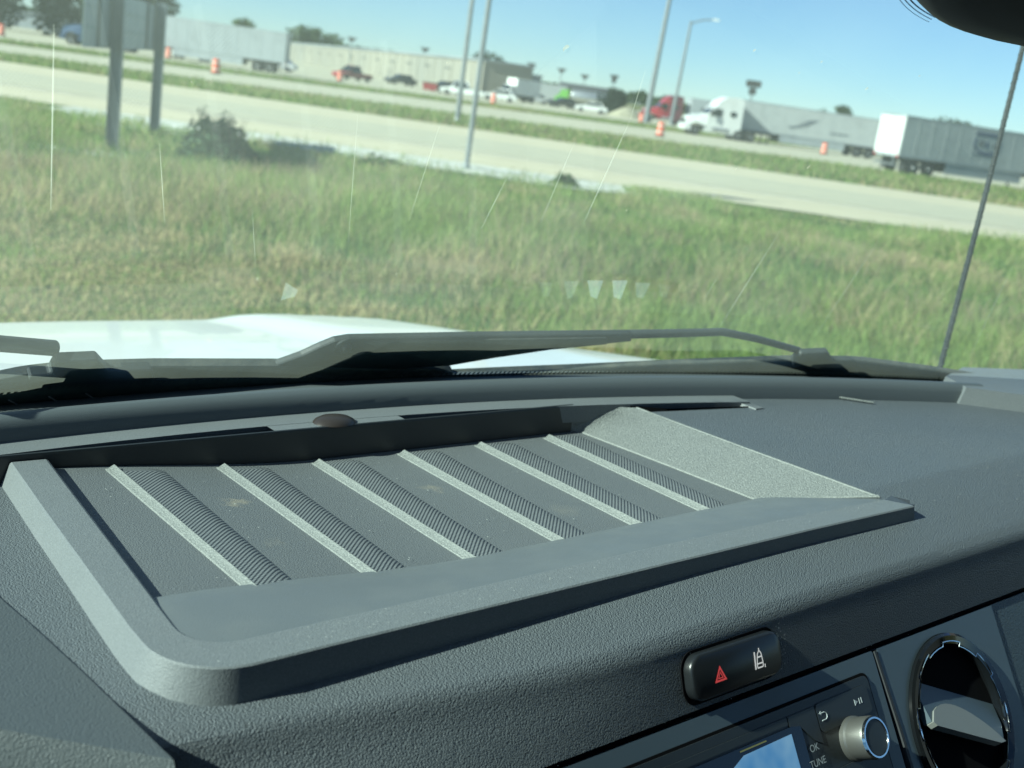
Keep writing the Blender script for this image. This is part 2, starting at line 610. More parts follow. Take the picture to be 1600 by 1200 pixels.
# ledge between the defroster slots and the roll
mb = MB()
xs = lin(-0.62, 0.80, 40)
mb.grid([[(x, yl(x)-0.018, -0.238) for x in xs], [(x, yl(x)+0.004, -0.2375) for x in xs]])
mb.grid([[(x, yl(x)-0.018, -0.252) for x in xs], [(x, yl(x)-0.018, -0.238) for x in xs]])
bx = lin(0.366, 0.468, 8)
mb.grid([[(x, 0.6505-(x-0.21)*0.036, -0.2380) for x in bx], [(x, yl(x)-0.017, -0.2382) for x in bx]])
mb.add([(0.792, 0.58, -0.2395), (0.792, 0.62, -0.2395), (0.803, 0.62, -0.2395), (0.803, 0.58, -0.2395), (0.785, 0.58, -0.254), (0.785, 0.62, -0.254)], [(0, 1, 2, 3), (0, 4, 5, 1)])
P('defroster_ledge', mb, M['lip'], dash)
mb = MB()
xs = lin(-0.62, 0.80, 30)
fy = lambda x: 0.6505-(max(x, 0.21)-0.21)*0.036 if x < 0.685 else 0.6062-(x-0.697)*0.192
mb.grid([[(x, fy(x), -0.250) for x in xs], [(x, yl(x)-0.010, -0.250) for x in xs]])
mb.grid([[(x, fy(x), -0.250) for x in xs], [(x, fy(x), -0.2395) for x in xs]])
P('defroster_slot', mb, M['gap'], dash, label='black defroster slot behind the tray')
# raised roll along the windshield
mb = MB()
xs = lin(-0.60, 1.075, 60)
prof = [(0, -0.241), (0.0015, -0.231), (0.004, -0.2265), (0.008, -0.2235), (0.013, -0.223), (0.017, -0.2255), (0.020, -0.230), (0.030, -0.2325), (0.075, -0.2330)]
mb.grid([[(x, yl(x)+a, b) for x in xs] for a, b in prof])
P('windshield_roll', mb, M['roll'], dash, smooth=True, sharp=60)
# end block on the passenger side
mb = MB()
fr = lambda a, b, t: (a, b, t)
mb.prism([(1.038, 0.53), (1.085, 0.487), (1.20, 0.425), (1.32, 0.36), (1.32, 0.52), (1.13, 0.585), (1.06, 0.565)], lambda a, b, t: (a + (0.010 if t > -0.23 else 0), b, t), -0.245, -0.2245)
P('dash_end_block', mb, M['lip'], dash, label='pale grey raised end of the dashboard at the passenger pillar')
mb = MB()
mb.tube([(0.909, 0.585, -0.2386), (0.935, 0.557, -0.2388)], 0.0011, 6)
P('pale_tag', mb, M['rib'], dash)  # thin pale line of the tag on the dash top
# light sensor dome
mb = MB()
mb.lathe([(0.016, -0.2380), (0.0145, -0.2362), (0.011, -0.2345), (0.006, -0.2335), (0.001, -0.2332)], lambda a, b, t: (0.415+a, 0.650+b*0.75, t), 24)
P('light_sensor', mb, pmat('sensor_lens', (0.035, 0.028, 0.025), 0.3), dash, smooth=True)

# --- storage tray
tray = MB()
def flz(x):                                 # tray floor, climbing gently to the driver side
    return -0.260 + 0.0135*sstep(0.40, 0.19, x)
tray.grid([[(0.2000+(0.648-0.2000)*k/30, 0.4605, flz(0.2000+(0.648-0.2000)*k/30)) for k in range(31)], [(0.2165+(0.648-0.2165)*k/30, 0.6460-0.0005*k, flz(0.2165+(0.648-0.2165)*k/30)) for k in range(31)]])
tray_o = P('storage_tray', tray, M['floor'], smooth=True, label='ribbed open tray sunk into the dashboard top')
mb = MB()
xs = lin(0.1985, 0.6500, 14)
mb.grid([[(x, 0.463-0.004*sstep(0.3, 0.65, x), flz(x)-0.0004) for x in xs], [(x, 0.4585, flz(x)+0.0030) for x in xs], [(x + 0.0045*(1 if x > 0.64 else 0), 0.4480, max(-0.2535, flz(x)+0.0042)) for x in xs], [(x + (0.048 if x > 0.64 else 0), 0.4005-0.004*sstep(0.2, 0.7, x), -0.2418) for x in xs], [(x + (0.050 if x > 0.64 else (0.016 if x < 0.21 else 0)), 0.3900, -0.2426) for x in xs]])
P('front_ramp', mb, M['smooth'], tray_o, smooth=True, sharp=60)
# back wall with a rounded corner into the passenger slope
def wy(x):
    return 0.6465 - (x-0.21)*0.036
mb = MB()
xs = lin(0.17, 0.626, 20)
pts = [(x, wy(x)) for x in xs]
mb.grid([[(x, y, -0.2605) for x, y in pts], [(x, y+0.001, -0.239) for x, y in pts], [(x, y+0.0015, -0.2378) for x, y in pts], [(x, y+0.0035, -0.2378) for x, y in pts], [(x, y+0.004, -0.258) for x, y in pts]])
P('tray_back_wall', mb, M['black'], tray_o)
A = Vector((0.633, 0.628, -0.2604)); Eb = Vector((0.649, 0.4605, -0.2604)); D = Vector((0.699, 0.3965, -0.2412)); Cc = Vector((0.6835, 0.6185, -0.2408))
mb = MB()
rows = []
bot = [Vector((0.6255, wy(0.626), -0.2604)), Vector((0.629, wy(0.626)-0.0012, -0.2604)), Vector((0.632, 0.6275, -0.2604)), A + Vector((0.0008, -0.006, 0))] + [A.lerp(Eb, k/6) for k in range(1, 7)]
top = [Vector((0.6262, wy(0.626)+0.001, -0.2390)), Vector((0.636, 0.6315, -0.2392)), Vector((0.655, 0.6275, -0.2396)), Vector((0.6825, 0.6185, -0.2408))] + [Cc.lerp(D, k/6) for k in range(1, 7)]
for k in range(5):
    rows.append([b.lerp(t, k/4) for b, t in zip(bot, top)])
mb.grid(rows)
P('tray_slope', mb, M['slope'], tray_o, smooth=True, sharp=70)
mb = MB()
mb.tube([A + Vector((0.0003, -0.003, 0.0006)), A.lerp(Eb, 0.5) + Vector((0.001, 0, 0.0006)), Eb + Vector((0.0012, -0.001, 0.0004)), Eb.lerp(D, 0.5) + Vector((0, 0, 0.0012)), D + Vector((0, 0.001, 0.0004))], 0.0013, 8)
P('tray_bead', mb, M['rib'], tray_o, smooth=True)
mb = MB()
mb.tube([Cc + Vector((0.0005, 0.0, -0.0002)), Cc.lerp(D, 0.5) + Vector((0.0003, 0, -0.0004)), D], 0.0009, 8)
P('tray_bead', mb, M['rib'], tray_o, smooth=True)

# six ribs: bright bevel and knurled grip
rib_x = [0.2505, 0.3208, 0.3886, 0.4560, 0.5235, 0.5893]
for i, x0 in enumerate(rib_x):
    bx0, bx1, gx1 = 0.0003, 0.0054, 0.0325
    yb1 = 0.641 - (x0-0.25)*0.042
    yf1 = 0.452
    def shape(prof, y0, y1, ny, taper):
        rows = []
        for k in range(ny+1):
            s = k/ny
            y = y1 + (y0-y1)*s
            w = 1.0 + 0.15*(1-s)*0 + taper*(s-0.5)*0.20
            rr = 1.0
            row = []
            for a, z in prof:
                row.append((x0 + a*w, y, flz(x0+a*w)-0.0002 + z*rr))
            rows.append(row)
        return rows
    rib = MB()
    bev = [(bx0, 0.0), (bx0+0.0007, 0.0009), (bx0+0.0013, 0.0011), (bx1-0.0012, 0.0030), (bx1-0.0004, 0.0036), (bx1, 0.0036)]
    rr = shape(bev, yb1-0.003, yf1, 10, 1.0)
    rr.append([(x, yb1, flz(x)-0.0002) for x, y, z in rr[-1]])
    rib.grid(rr)
    ro = P('rib', rib, M['rib'], tray_o, smooth=True, sharp=30)
    gp = [(bx1, 0.0034)] + [(bx1 + (gx1-bx1)*t, 0.0032*(1-t**5) + 0.0002) for t in (0.15, 0.3, 0.45, 0.6, 0.75, 0.9, 1.0)]
    grip = MB()
    gg = []
    for k in range(13):
        s = k/12
        y = yf1 + (yb1-yf1)*s
        row = []
        w = 1.0 + (s-0.5)*0.20
        for a, z in gp:
            q = (a-bx1)/(gx1-bx1)
            end = yb1 - 0.006*max(0, (q-0.55)/0.45)**2
            yy = min(y, end)
            row.append((x0 + a*w, yy, flz(x0+a*w)-0.0002 + z*(1 if s < 0.97 else 0.0)))
        gg.append(row)
    grip.grid(gg)
    P('rib_grip', grip, M['weave'], ro, smooth=True, sharp=50)

# lip frame round the tray: left arm, rounded corner, front arm
inner = [(0.2198, 0.6455), (0.2139, 0.5801), (0.2062, 0.4919), (0.2014, 0.44)]
outer = [(0.1995, 0.6466), (0.1930, 0.5688), (0.1880, 0.5013), (0.1826, 0.4324)]
def arc(cx, cy, r, a0, a1, n):
    return [(cx + r*math.cos(rad(a0+(a1-a0)*k/n)), cy + r*math.sin(rad(a0+(a1-a0)*k/n))) for k in range(n+1)]
inner += arc(0.2205, 0.4225, 0.0205, 172, 268, 7) + [(0.2786, 0.4017), (0.40, 0.4010), (0.4855, 0.4005), (0.60, 0.398), (0.70, 0.3950)]
outer += arc(0.2150, 0.4140, 0.0330, 174, 268, 7) + [(0.2657, 0.3812), (0.39, 0.3807), (0.4637, 0.3802), (0.60, 0.3788), (0.7116, 0.3775)]
mb = MB()
r0, r1, r2, r3, r4, r5 = [], [], [], [], [], []
n = len(inner)
for i in range(n):
    ix, iy = inner[i]; ox, oy = outer[i]
    j0, j1 = max(0, i-1), min(n-1, i+1)
    t = Vector((outer[j1][0]-outer[j0][0], outer[j1][1]-outer[j0][1])).normalized()
    nn = Vector((t.y, -t.x))            # outward
    if nn.dot(Vector((ox-ix, oy-iy))) < 0:
        nn = -nn
    lft = min(1, abs(nn.x)*1.1)
    flare = 0.0068*lft + 0.0022*(1-lft)
    zt = -0.2412 if i < n-1 else -0.2420
    zb = ztop(ox, max(oy, 0.365)) - 0.004
    if i == n-1:
        flare = 0.003
    r0.append((ix+0.0006, iy, -0.2500 if i < 8 else -0.2445))
    r1.append((ix, iy, zt-0.0006))
    r2.append((ix + (ox-ix)*0.06, iy + (oy-iy)*0.06, zt))
    r3.append((ox - nn.x*0.0004, oy - nn.y*0.0004, zt))
    r4.append((ox + nn.x*0.0005, oy + nn.y*0.0005, zt-0.0007))
    r5.append((ox + nn.x*flare, oy + nn.y*flare, zb))
mb.grid([r0, r1, r2, r3, r4, r5])
k = len(mb.v)
e0, e1 = r1[-1], r4[-1]
mb.add([r2[-1], r3[-1], r4[-1], r5[-1], (0.7235, 0.388, -0.2435), (0.713, 0.396, -0.2418)], [(0, 1, 2, 3, 4, 5)])
P('tray_lip', mb, M['lip'], tray_o, smooth=True, sharp=22, label='raised grey rim round the front and driver side of the tray')

# --- instrument hood at the lower left
mb = MB()
edge = [(0.1505, 0.520), (0.1525, 0.5000), (0.1560, 0.4720), (0.1610, 0.4230), (0.1638, 0.3900), (0.1672, 0.3500)]
rows = []
mb2 = MB()
cols = 10
for s in range(cols+1):
    t = s/cols
    row = []
    for (x, y) in edge:
        q = (y-0.35)/(0.17)
        rx = 0.167 - t*0.55
        ry_rear = 0.350 + 0.062*min(1, t*6) + 0.02*t
        ry_far = 0.520 + 0.06*t
        yy = ry_rear*(1-q) + ry_far*q
        xx = x - t*0.55
        row.append((xx, yy, -0.2535 + 0.17*(x-xx)*0.9))
    rows.append(row)
mb2.grid(rows)
# rear drop face
mb2.grid([[r[-1] for r in rows], [(r[-1][0], r[-1][1]-0.012, r[-1][2]-0.016) for r in rows], [(r[-1][0], r[-1][1]-0.020, r[-1][2]-0.10) for r in rows]])
P('instrument_hood', mb2, M['hood_dark'], smooth=True, sharp=40, label='smooth hood over the instruments at the lower left')

# --- centre fascia
FO = Vector((0, 0.33, -0.302)); FD = Vector((0, -0.532, -0.847)); FN = Vector((0, -0.847, 0.532))
def F(u, v, t=0.0):
    return FO + Vector((u, 0, 0)) + FD*v + FN*t
mb = MB()
mb.prism([(-0.60, 0.0), (1.30, 0.0), (1.30, 0.26), (-0.60, 0.26)], F, -0.02, -0.004)
fas = P('fascia', mb, M['gap'], label='centre fascia below the dashboard fold')
mb = MB()
mb.prism(rounded(0.20, 0.6085, 0.0022, 0.20, 0.002), F, -0.004, 0.0)
P('trim_panel', mb, M['trim'], fas)
# vent panel with a round opening
VC, VR = (0.680, 0.0627), 0.0555
mb = MB()
n = 64
x0, x1, y0, y1 = 0.6135, 0.7545, 0.0022, 0.20
ov, iv = [], []
for k in range(n):
    a = 2*math.pi*k/n
    ca, sa = math.cos(a), math.sin(a)
    tx = (x1-VC[0])/ca if ca > 1e-9 else ((x0-VC[0])/ca if ca < -1e-9 else 1e9)
    ty = (y1-VC[1])/sa if sa > 1e-9 else ((y0-VC[1])/sa if sa < -1e-9 else 1e9)
    t = min(tx, ty)
    ov.append((VC[0]+ca*t, VC[1]+sa*t)); iv.append((VC[0]+ca*VR, VC[1]+sa*VR))
# snap corners
for cx, cy in ((x0, y0), (x1, y0), (x0, y1), (x1, y1)):
    i = min(range(n), key=lambda q: (ov[q][0]-cx)**2 + (ov[q][1]-cy)**2)
    ov[i] = (cx, cy)
vs = [F(a, b, 0) for a, b in ov] + [F(a, b, 0) for a, b in iv] + [F(a, b, -0.005) for a, b in ov] + [F(a, b, -0.005) for a, b in iv]
fs = [(i, (i+1) % n, n+(i+1) % n, n+i) for i in range(n)] + [(2*n+i, 2*n+(i+1) % n, (i+1) % n, i) for i in range(n)] + [(n+i, n+(i+1) % n, 3*n+(i+1) % n, 3*n+i) for i in range(n)]
mb.add(vs, fs)
P('vent_panel', mb, M['trim'], fas)
mb = MB()
mb.prism([(0.7565, 0.0022), (1.28, 0.0022), (1.28, 0.25), (0.7565, 0.25)], F, -0.004, -0.0012)
P('glovebox_panel', mb, pmat('blue_grey_grain', (0.05, 0.07, 0.082), 0.45, bump=('leather', 700, 0.5, 0.0005)), fas)
mb = MB()
mb.prism([(0.6098, 0.003), (0.6122, 0.003), (0.6150, 0.05), (0.6185, 0.20), (0.6160, 0.20), (0.6125, 0.05)], F, -0.004, 0.0006)
P('trim_strip', mb, M['cabin'], fas)

# radio
mb = MB()
mb.prism(rounded(0.215, 0.5965, 0.0120, 0.19, 0.0055), F, -0.003, 0.0004)
radio = P('radio', mb, M['gap'], label='black radio unit with blue screen and silver knob')
mb = MB()
mb.prism(rounded(0.217, 0.5948, 0.0137, 0.188, 0.0045), F, 0.0, 0.0012)
P('radio_face', mb, M['black'], radio)
def button(poly, name='radio_button'):
    m_ = MB()
    m_.prism(poly, F, 0.0010, 0.0019)
    return P(name, m_, M['black'], radio)
button(rounded(0.5395, 0.5905, 0.0185, 0.0345, 0.003))
button([(0.5140, 0.0190), (0.5385, 0.0190), (0.5385, 0.0400), (0.5325, 0.0370), (0.5225, 0.0262), (0.5140, 0.0245)])
button([(0.5400, 0.0560), (0.5905, 0.0560), (0.5905, 0.075), (0.5290, 0.075), (0.5330, 0.0640)])
button([(0.23, 0.0190), (0.513, 0.0190), (0.513, 0.0232), (0.23, 0.0232)])
mb = MB()
mb.prism(rounded(0.25, 0.5232, 0.0247, 0.17, 0.003), F, 0.0010, 0.0018)
P('screen_bezel', mb, M['gloss'], radio)
def screen_mat():
    m = emat('lit_screen', (0.06, 0.24, 0.62), 0.28)
    n, l = nt(m)
    tc = n.new('ShaderNodeTexCoord')
    nz = n.new('ShaderNodeTexNoise')
    nz.inputs['Scale'].default_value = 45
    l.new(tc.outputs['Object'], nz.inputs['Vector'])
    cr = n.new('ShaderNodeValToRGB')
    cr.color_ramp.elements[0].position = 0.35
    cr.color_ramp.elements[0].color = (0.06, 0.24, 0.50, 1)
    cr.color_ramp.elements[1].position = 0.7
    cr.color_ramp.elements[1].color = (0.22, 0.44, 0.62, 1)
    l.new(nz.outputs['Fac'], cr.inputs[0])
    l.new(cr.outputs[0], n['Principled BSDF'].inputs['Emission Color'])
    return m
mb = MB()
mb.prism([(0.4720, 0.0288), (0.5134, 0.0282), (0.5134, 0.12), (0.36, 0.12), (0.4600, 0.0335)], F, 0.0018, 0.0021)
P('screen', mb, screen_mat(), radio, label='blue lit radio screen')
mb = MB()
mb.tube([F(0.4920, 0.0264, 0.0019), F(0.4700, 0.0264, 0.0019)], 0.0004, 6)
P('screen_edge_light', mb, emat('edge_glow', (0.30, 0.36, 0.10), 0.12), radio)
# knob
KC = (0.5660, 0.0445)
kf = lambda a, b, t: F(KC[0]+a, KC[1]+b, t)
mb = MB()
mb.lathe([(0.0128, 0.001), (0.0128, 0.004), (0.0120, 0.005), (0.0122, 0.0145), (0.0115, 0.0165)], kf, 40)
knob = P('volume_knob', mb, M['satin'], radio, smooth=True, label='satin silver tuning knob with chrome ring')
ring = MB()
ring.lathe([(0.0117, 0.0160), (0.0113, 0.0177), (0.0103, 0.0177), (0.0100, 0.0168)], kf, 40, cap=False)
ring_o = P('knob_ring', ring, M['chrome'], radio, smooth=True)
capm = MB()
capm.lathe([(0.0101, 0.0160), (0.0100, 0.0171), (0.001, 0.0173)], kf, 40)
P('knob_cap', capm, M['black'], radio, smooth=True)

# printed marks
def text_mesh(name, body, size, u, v, t, mat, parent, frame, rot=0.0):
    cu = bpy.data.curves.new(name, 'FONT')
    cu.body = body
    cu.size = size
    cu.align_x = 'CENTER'
    cu.align_y = 'CENTER'
    ob = bpy.data.objects.new(name, cu)
    C.objects.link(ob)
    bpy.context.view_layer.update()
    me = bpy.data.meshes.new_from_object(ob.evaluated_get(bpy.context.evaluated_depsgraph_get()))
    bpy.data.objects.remove(ob)
    me.name = name
    for vv in me.vertices:
        vv.co = frame(u + vv.co.x, v - vv.co.y, t)
    me.materials.clear()
    me.materials.append(mat)
    o = bpy.data.objects.new(name, me)
    C.objects.link(o)
    o.parent = parent
    return o
text_mesh('button_lettering', 'OK', 0.0056, 0.5292, 0.0400, 0.0021, M['dim_ink'], radio, F)
text_mesh('button_lettering', 'TUNE', 0.0056, 0.5290, 0.0480, 0.0021, M['dim_ink'], radio, F)
mb = MB()
mb.prism([(0.5755, 0.0243), (0.5755, 0.0277), (0.5785, 0.0260)], F, 0.0019, 0.0021)
mb.prism([(0.5800, 0.0245), (0.5806, 0.0245), (0.5806, 0.0277), (0.5800, 0.0277)], F, 0.0019, 0.0021)
mb.prism([(0.5822, 0.0245), (0.5828, 0.0245), (0.5828, 0.0277), (0.5822, 0.0277)], F, 0.0019, 0.0021)
P('play_pause_symbol', mb, M['dim_ink'], radio)
mb = MB()
pts = [(0.5425, 0.0282), (0.5450, 0.0282)] + [(0.5455+0.0023*math.cos(rad(a)), 0.0262+0.0021*math.sin(rad(a))) for a in (70, 30, -10, -50, -80)] + [(0.5425, 0.0241)]
mb.tube([F(a - 0.0, b, 0.0020) for a, b in pts], 0.00032, 6)
mb.prism([(0.5410, 0.0241), (0.5428, 0.0229), (0.5428, 0.0253)], F, 0.0019, 0.0021)
P('back_arrow_symbol', mb, M['dim_ink'], radio)

# hazard and lane switch
yA = yfold(0.47)-0.0036
zA = ztop(0.47, yfold(0.47))-0.0080
HD = Vector((0, 0.33-yA, -0.3005-zA)).normalized()
HN = Vector((0, HD.z, -HD.y))
if HN.y > 0:
    HN = -HN
HO = Vector((0, yA, zA))
def Hf(u, v, t=0.0):
    return HO + Vector((u, 0, 0)) + HD*v + HN*t
hu0, hu1, hv0, hv1 = 0.4400, 0.5150, 0.0025, 0.0270
mb = MB()
mb.prism(rounded(hu0-0.0018, hu1+0.0018, hv0-0.0016, hv1+0.0022, 0.0095, 7), Hf, -0.004, 0.0006)
haz = P('hazard_switch', mb, M['gap'], label='black pill shaped switch with red hazard triangle and lane symbol')
def pill(poly_r, u0, u1, v0, v1):
    m_ = MB()
    rings = []
    for ins, t in ((0.0, 0.0), (0.0, 0.0042), (0.0006, 0.0056), (0.0018, 0.0062)):
        rings.append([Hf(a, b, t) for a, b in rounded(u0+ins, u1-ins, v0+ins, v1-ins, poly_r-ins, 7)])
    k = len(rings[0])
    vs = [p for r in rings for p in r]
    fs = [(i*k+j, i*k+(j+1) % k, (i+1)*k+(j+1) % k, (i+1)*k+j) for i in range(3) for j in range(k)] + [tuple(range(3*k, 4*k))]
    m_.add(vs, fs)
    return m_
P('switch_cap', pill(0.0088, hu0, hu1, hv0, hv1), pmat('switch_plastic', (0.012, 0.014, 0.016), 0.3), haz, smooth=True, sharp=45)
def tri(c, r, w, t):
    out = [(c[0]+r*math.sin(rad(a)), c[1]-r*math.cos(rad(a))) for a in (0, 120, 240)]
    inn = [(c[0]+(r-w)*math.sin(rad(a)), c[1]-(r-w)*math.cos(rad(a))) for a in (0, 120, 240)]
    vs = [Hf(a, b, t) for a, b in out] + [Hf(a, b, t) for a, b in inn]
    return vs, [(i, (i+1) % 3, 3+(i+1) % 3, 3+i) for i in range(3)]
mb = MB()
mb.add(*tri((0.4615, 0.0167), 0.0056, 0.0021, 0.0065))
mb.add(*tri((0.4615, 0.0167), 0.0026, 0.0011, 0.0065))
P('hazard_triangle', mb, M['red_ink'], haz)
mb = MB()
def bar(p, q, w=0.0006, t=0.0065):
    d = Vector((q[0]-p[0], q[1]-p[1])); nrm = Vector((-d.y, d.x)).normalized()*w
    mb.add([Hf(p[0]+nrm.x, p[1]+nrm.y, t), Hf(q[0]+nrm.x, q[1]+nrm.y, t), Hf(q[0]-nrm.x, q[1]-nrm.y, t), Hf(p[0]-nrm.x, p[1]-nrm.y, t)], [(0, 1, 2, 3)])
bar((0.4905, 0.0105), (0.4905, 0.0200), 0.00055)
car_ = [(0.4945, 0.0103), (0.4960, 0.0120), (0.4965, 0.0143), (0.4970, 0.0175), (0.4968, 0.0195), (0.4922, 0.0195), (0.4920, 0.0175), (0.4925, 0.0143), (0.4930, 0.0120)]
for a, b in zip(car_, car_[1:] + car_[:1]):
    bar(a, b, 0.00038)
bar((0.4927, 0.0138), (0.4963, 0.0138), 0.0004)
bar((0.4922, 0.0173), (0.4968, 0.0173), 0.0004)
bar((0.4985, 0.0185), (0.4985, 0.0203), 0.0004)
bar((0.4945, 0.0090), (0.4945, 0.0103), 0.0004)
P('lane_symbol', mb, M['ink'], haz)

# round air vent
vf = lambda a, b, t: F(VC[0]+a, VC[1]+b, t)
mb = MB()
mb.lathe([(0.0554, -0.004), (0.0552, 0.0022), (0.0535, 0.0034), (0.0485, 0.0022), (0.0470, -0.002), (0.0455, -0.012)], vf, 64, cap=False)
vent = P('air_vent', mb, M['gloss'], smooth=True, sharp=30, label='round gloss black air vent with broad blade')
mb = MB()
mb.lathe([(0.0456, -0.010), (0.0440, -0.040), (0.020, -0.046), (0.001, -0.046)], vf, 48, cap=False)
P('vent_barrel', mb, M['gap'], vent, smooth=True)
mb = MB()
pts = []
segs = 16
for k in range(segs):
    r = 0.0500 if k % 2 == 0 else 0.0474
    a0, a1 = 360*k/segs + 90, 360*(k+1)/segs + 90
    tz = 0.0028 if k % 2 == 0 else 0.0022
    for q in range(6):
        a = rad(a0 + (a1-a0)*q/5)
        pts.append(vf(r*math.cos(a), r*math.sin(a), tz))
pts.append(pts[0])
mb.tube(pts, 0.00042, 6, cap=False)
P('vent_trim_ring', mb, M['chrome'], vent, smooth=True)
mb = MB()
mb.lathe([(0.0450, -0.0090), (0.0445, -0.0082), (0.0440, -0.0090)], vf, 48, cap=False)
P('vent_inner_ring', mb, M['chrome'], vent, smooth=True)
# blade: plate running into the barrel with a leaf shaped grip in front
BC, BS = math.cos(rad(23)), math.sin(rad(23))
def bl(a, k, h):                 # along the blade, k: 0 front edge .. 1 deep in the barrel, h: thickness upwards
    b, t = 0.008 - 0.036*k - 0.37*h, 0.006 - 0.014*k + 0.93*h
    return F(VC[0] + a*BC - b*BS, VC[1] + a*BS + b*BC, t)
mb = MB()
mb.prism([(-0.041, 0.02), (0.037, 0.02), (0.043, 0.35), (0.043, 1.0), (-0.043, 1.0), (-0.044, 0.35)], bl, -0.006, 0.0)
blade = P('vent_blade', mb, pmat('vent_blade_plastic', (0.060, 0.085, 0.105), 0.4), vent)
mb = MB()
leaf = [(-0.041, 0.0)] + [(-0.041+0.078*k/14, 0.44*math.sin(math.pi*(k/14)**0.75)**0.8) for k in range(1, 14)] + [(0.037, 0.0), (0.030, -0.06), (-0.038, -0.05)]
mb.prism(leaf, bl, -0.004, 0.0012)
P('vent_grip', mb, pmat('vent_grip_plastic', (0.20, 0.21, 0.20), 0.4), vent)
text_mesh('vent_lettering', 'S', 0.008, VC[0]+0.0465, VC[1]+0.030, 0.0030, M['satin'], vent, F)

# --- windshield and what is fixed to it
RAKE = 1.25
def gl(x, z, off=0.0):                      # point of the windshield at height z, off metres outwards
    y = yg(x) - (z+0.235)/RAKE
    return Vector((x, y + off*0.781, z + off*0.625))
GNRM = Vector((0, 0.781, 0.625))
mb = MB()
xs = lin(-0.46, 1.24, 40)
zs = lin(-0.245, 0.47, 24)
mb.grid([[gl(0.40 + (x-0.40)*(1-0.10*(z+0.245)/0.715), z) for x in xs] for z in zs])
shield = P('windshield', mb, M['glass'], smooth=True, sharp=180, label='green tinted windshield with dust and fine scratches')
# black frit along the base
def frit_mat():
    m = pmat('frit_band', (0.040, 0.048, 0.050), 0.7, var=(120, (0.07, 0.072, 0.064), 0.45, 0.75))
    return m
mb = MB()
xs2 = lin(-0.46, 1.20, 60)
def zfrit(x):
    return -0.2318 + 0.0085*sstep(0.56, 0.22, x) + 0.003*sstep(0.75, 0.95, x)
mb.grid([[gl(x, z, 0.001) for x in xs2] for z in (-0.262, -0.240)] + [[gl(x, zfrit(x), 0.001) for x in xs2]])
P('frit_band', mb, frit_mat(), shield)
mb = MB()
nx = int((1.15+0.3)/0.0042)
for k in range(nx):
    x = -0.30 + 0.0042*k
    zz = zfrit(x)
    a, b = gl(x, zz, 0.001), gl(x+0.0021, zz, 0.001)
    c, d_ = gl(x+0.0029, zz+0.0022, 0.001), gl(x+0.0008, zz+0.0022, 0.001)
    mb.add([a, b, c, d_], [(0, 1, 2, 3)])
ft = P('frit_teeth', mb, frit_mat(), shield)
ft['kind'] = 'stuff'
mb = MB()
for x in (0.197, 0.221, 0.246, 0.270):
    a = gl(x, -0.2275, -0.0008); b = gl(x+0.008, -0.2335, -0.0008)
    mb.tube([a, b], 0.0005, 5)
P('frit_ticks', mb, M['lip'], shield)
# scratches left by the wipers
def film_mat(name, col, cover):
    m = bpy.data.materials.new(name)
    n, l = nt(m)
    n.remove(n['Principled BSDF'])
    a = n.new('ShaderNodeBsdfTransparent')
    t = n.new('ShaderNodeBsdfTranslucent')
    t.inputs[0].default_value = (*col, 1)
    mx = n.new('ShaderNodeMixShader')
    mx.inputs[0].default_value = cover
    l.new(a.outputs[0], mx.inputs[1])
    l.new(t.outputs[0], mx.inputs[2])
    l.new(mx.outputs[0], n['Material Output'].inputs[0])
    return m
scr = film_mat('glass_scratch', (0.95, 0.95, 0.80), 0.32)
def scratch(x0, z0, x1, z1, w):
    m_ = MB()
    n_ = 8
    a, b = [], []
    for k in range(n_+1):
        t = k/n_
        x = x0 + (x1-x0)*t 
        z = z0 + (z1-z0)*t
        ww = 0.6*w*math.sin(math.pi*(0.08+0.84*t))
        a.append(gl(x-ww, z, 0.0008)); b.append(gl(x+ww, z, 0.0008))
    m_.grid([a, b])
    P('scratch', m_, scr, shield)
for _s in ((0.7861, -0.1795, 0.7544, -0.0838, 0.0005), (0.8931, -0.1851, 0.8549, -0.0844, 0.00035), (0.5753, -0.0889, 0.5483, -0.0121, 0.0006), (0.5483, -0.0121, 0.5315, 0.02, 0.00035), (0.539, -0.0897, 0.5181, -0.0283, 0.00035), (0.495, -0.0968, 0.4867, -0.0559, 0.0004), (0.4353, -0.0917, 0.4138, -0.0248, 0.00025), (1.0804, -0.2026, 1.0048, -0.0885, 0.0003), (0.1813, 0.001, 0.2077, -0.0923, 0.0006), (0.358, -0.0259, 0.401, -0.1097, 0.00025), (0.2517, -0.0511, 0.2737, -0.0989, 0.0003), (0.7443, -0.152, 0.7363, -0.1264, 0.0003), (0.3238, -0.089, 0.3458, -0.1298, 0.0002)):
    scratch(*_s)
SPECKS = [(0.4654, 0.0252, 0.0028), (0.6002, 0.0408, 0.0014), (0.6587, 0.0407, 0.0011), (0.7134, 0.0286, 0.0016), (0.6645, -0.0373, 0.0012), (0.7259, -0.0303, 0.0018), (0.6486, 0.032, 0.0008), (0.4526, -0.1344, 0.0008), (0.7467, 0.0419, 0.001), (0.2554, -0.0179, 0.0007), (0.6024, -0.0757, 0.0008), (0.3954, 0.0078, 0.0007), (0.9365, -0.0496, 0.0009)]
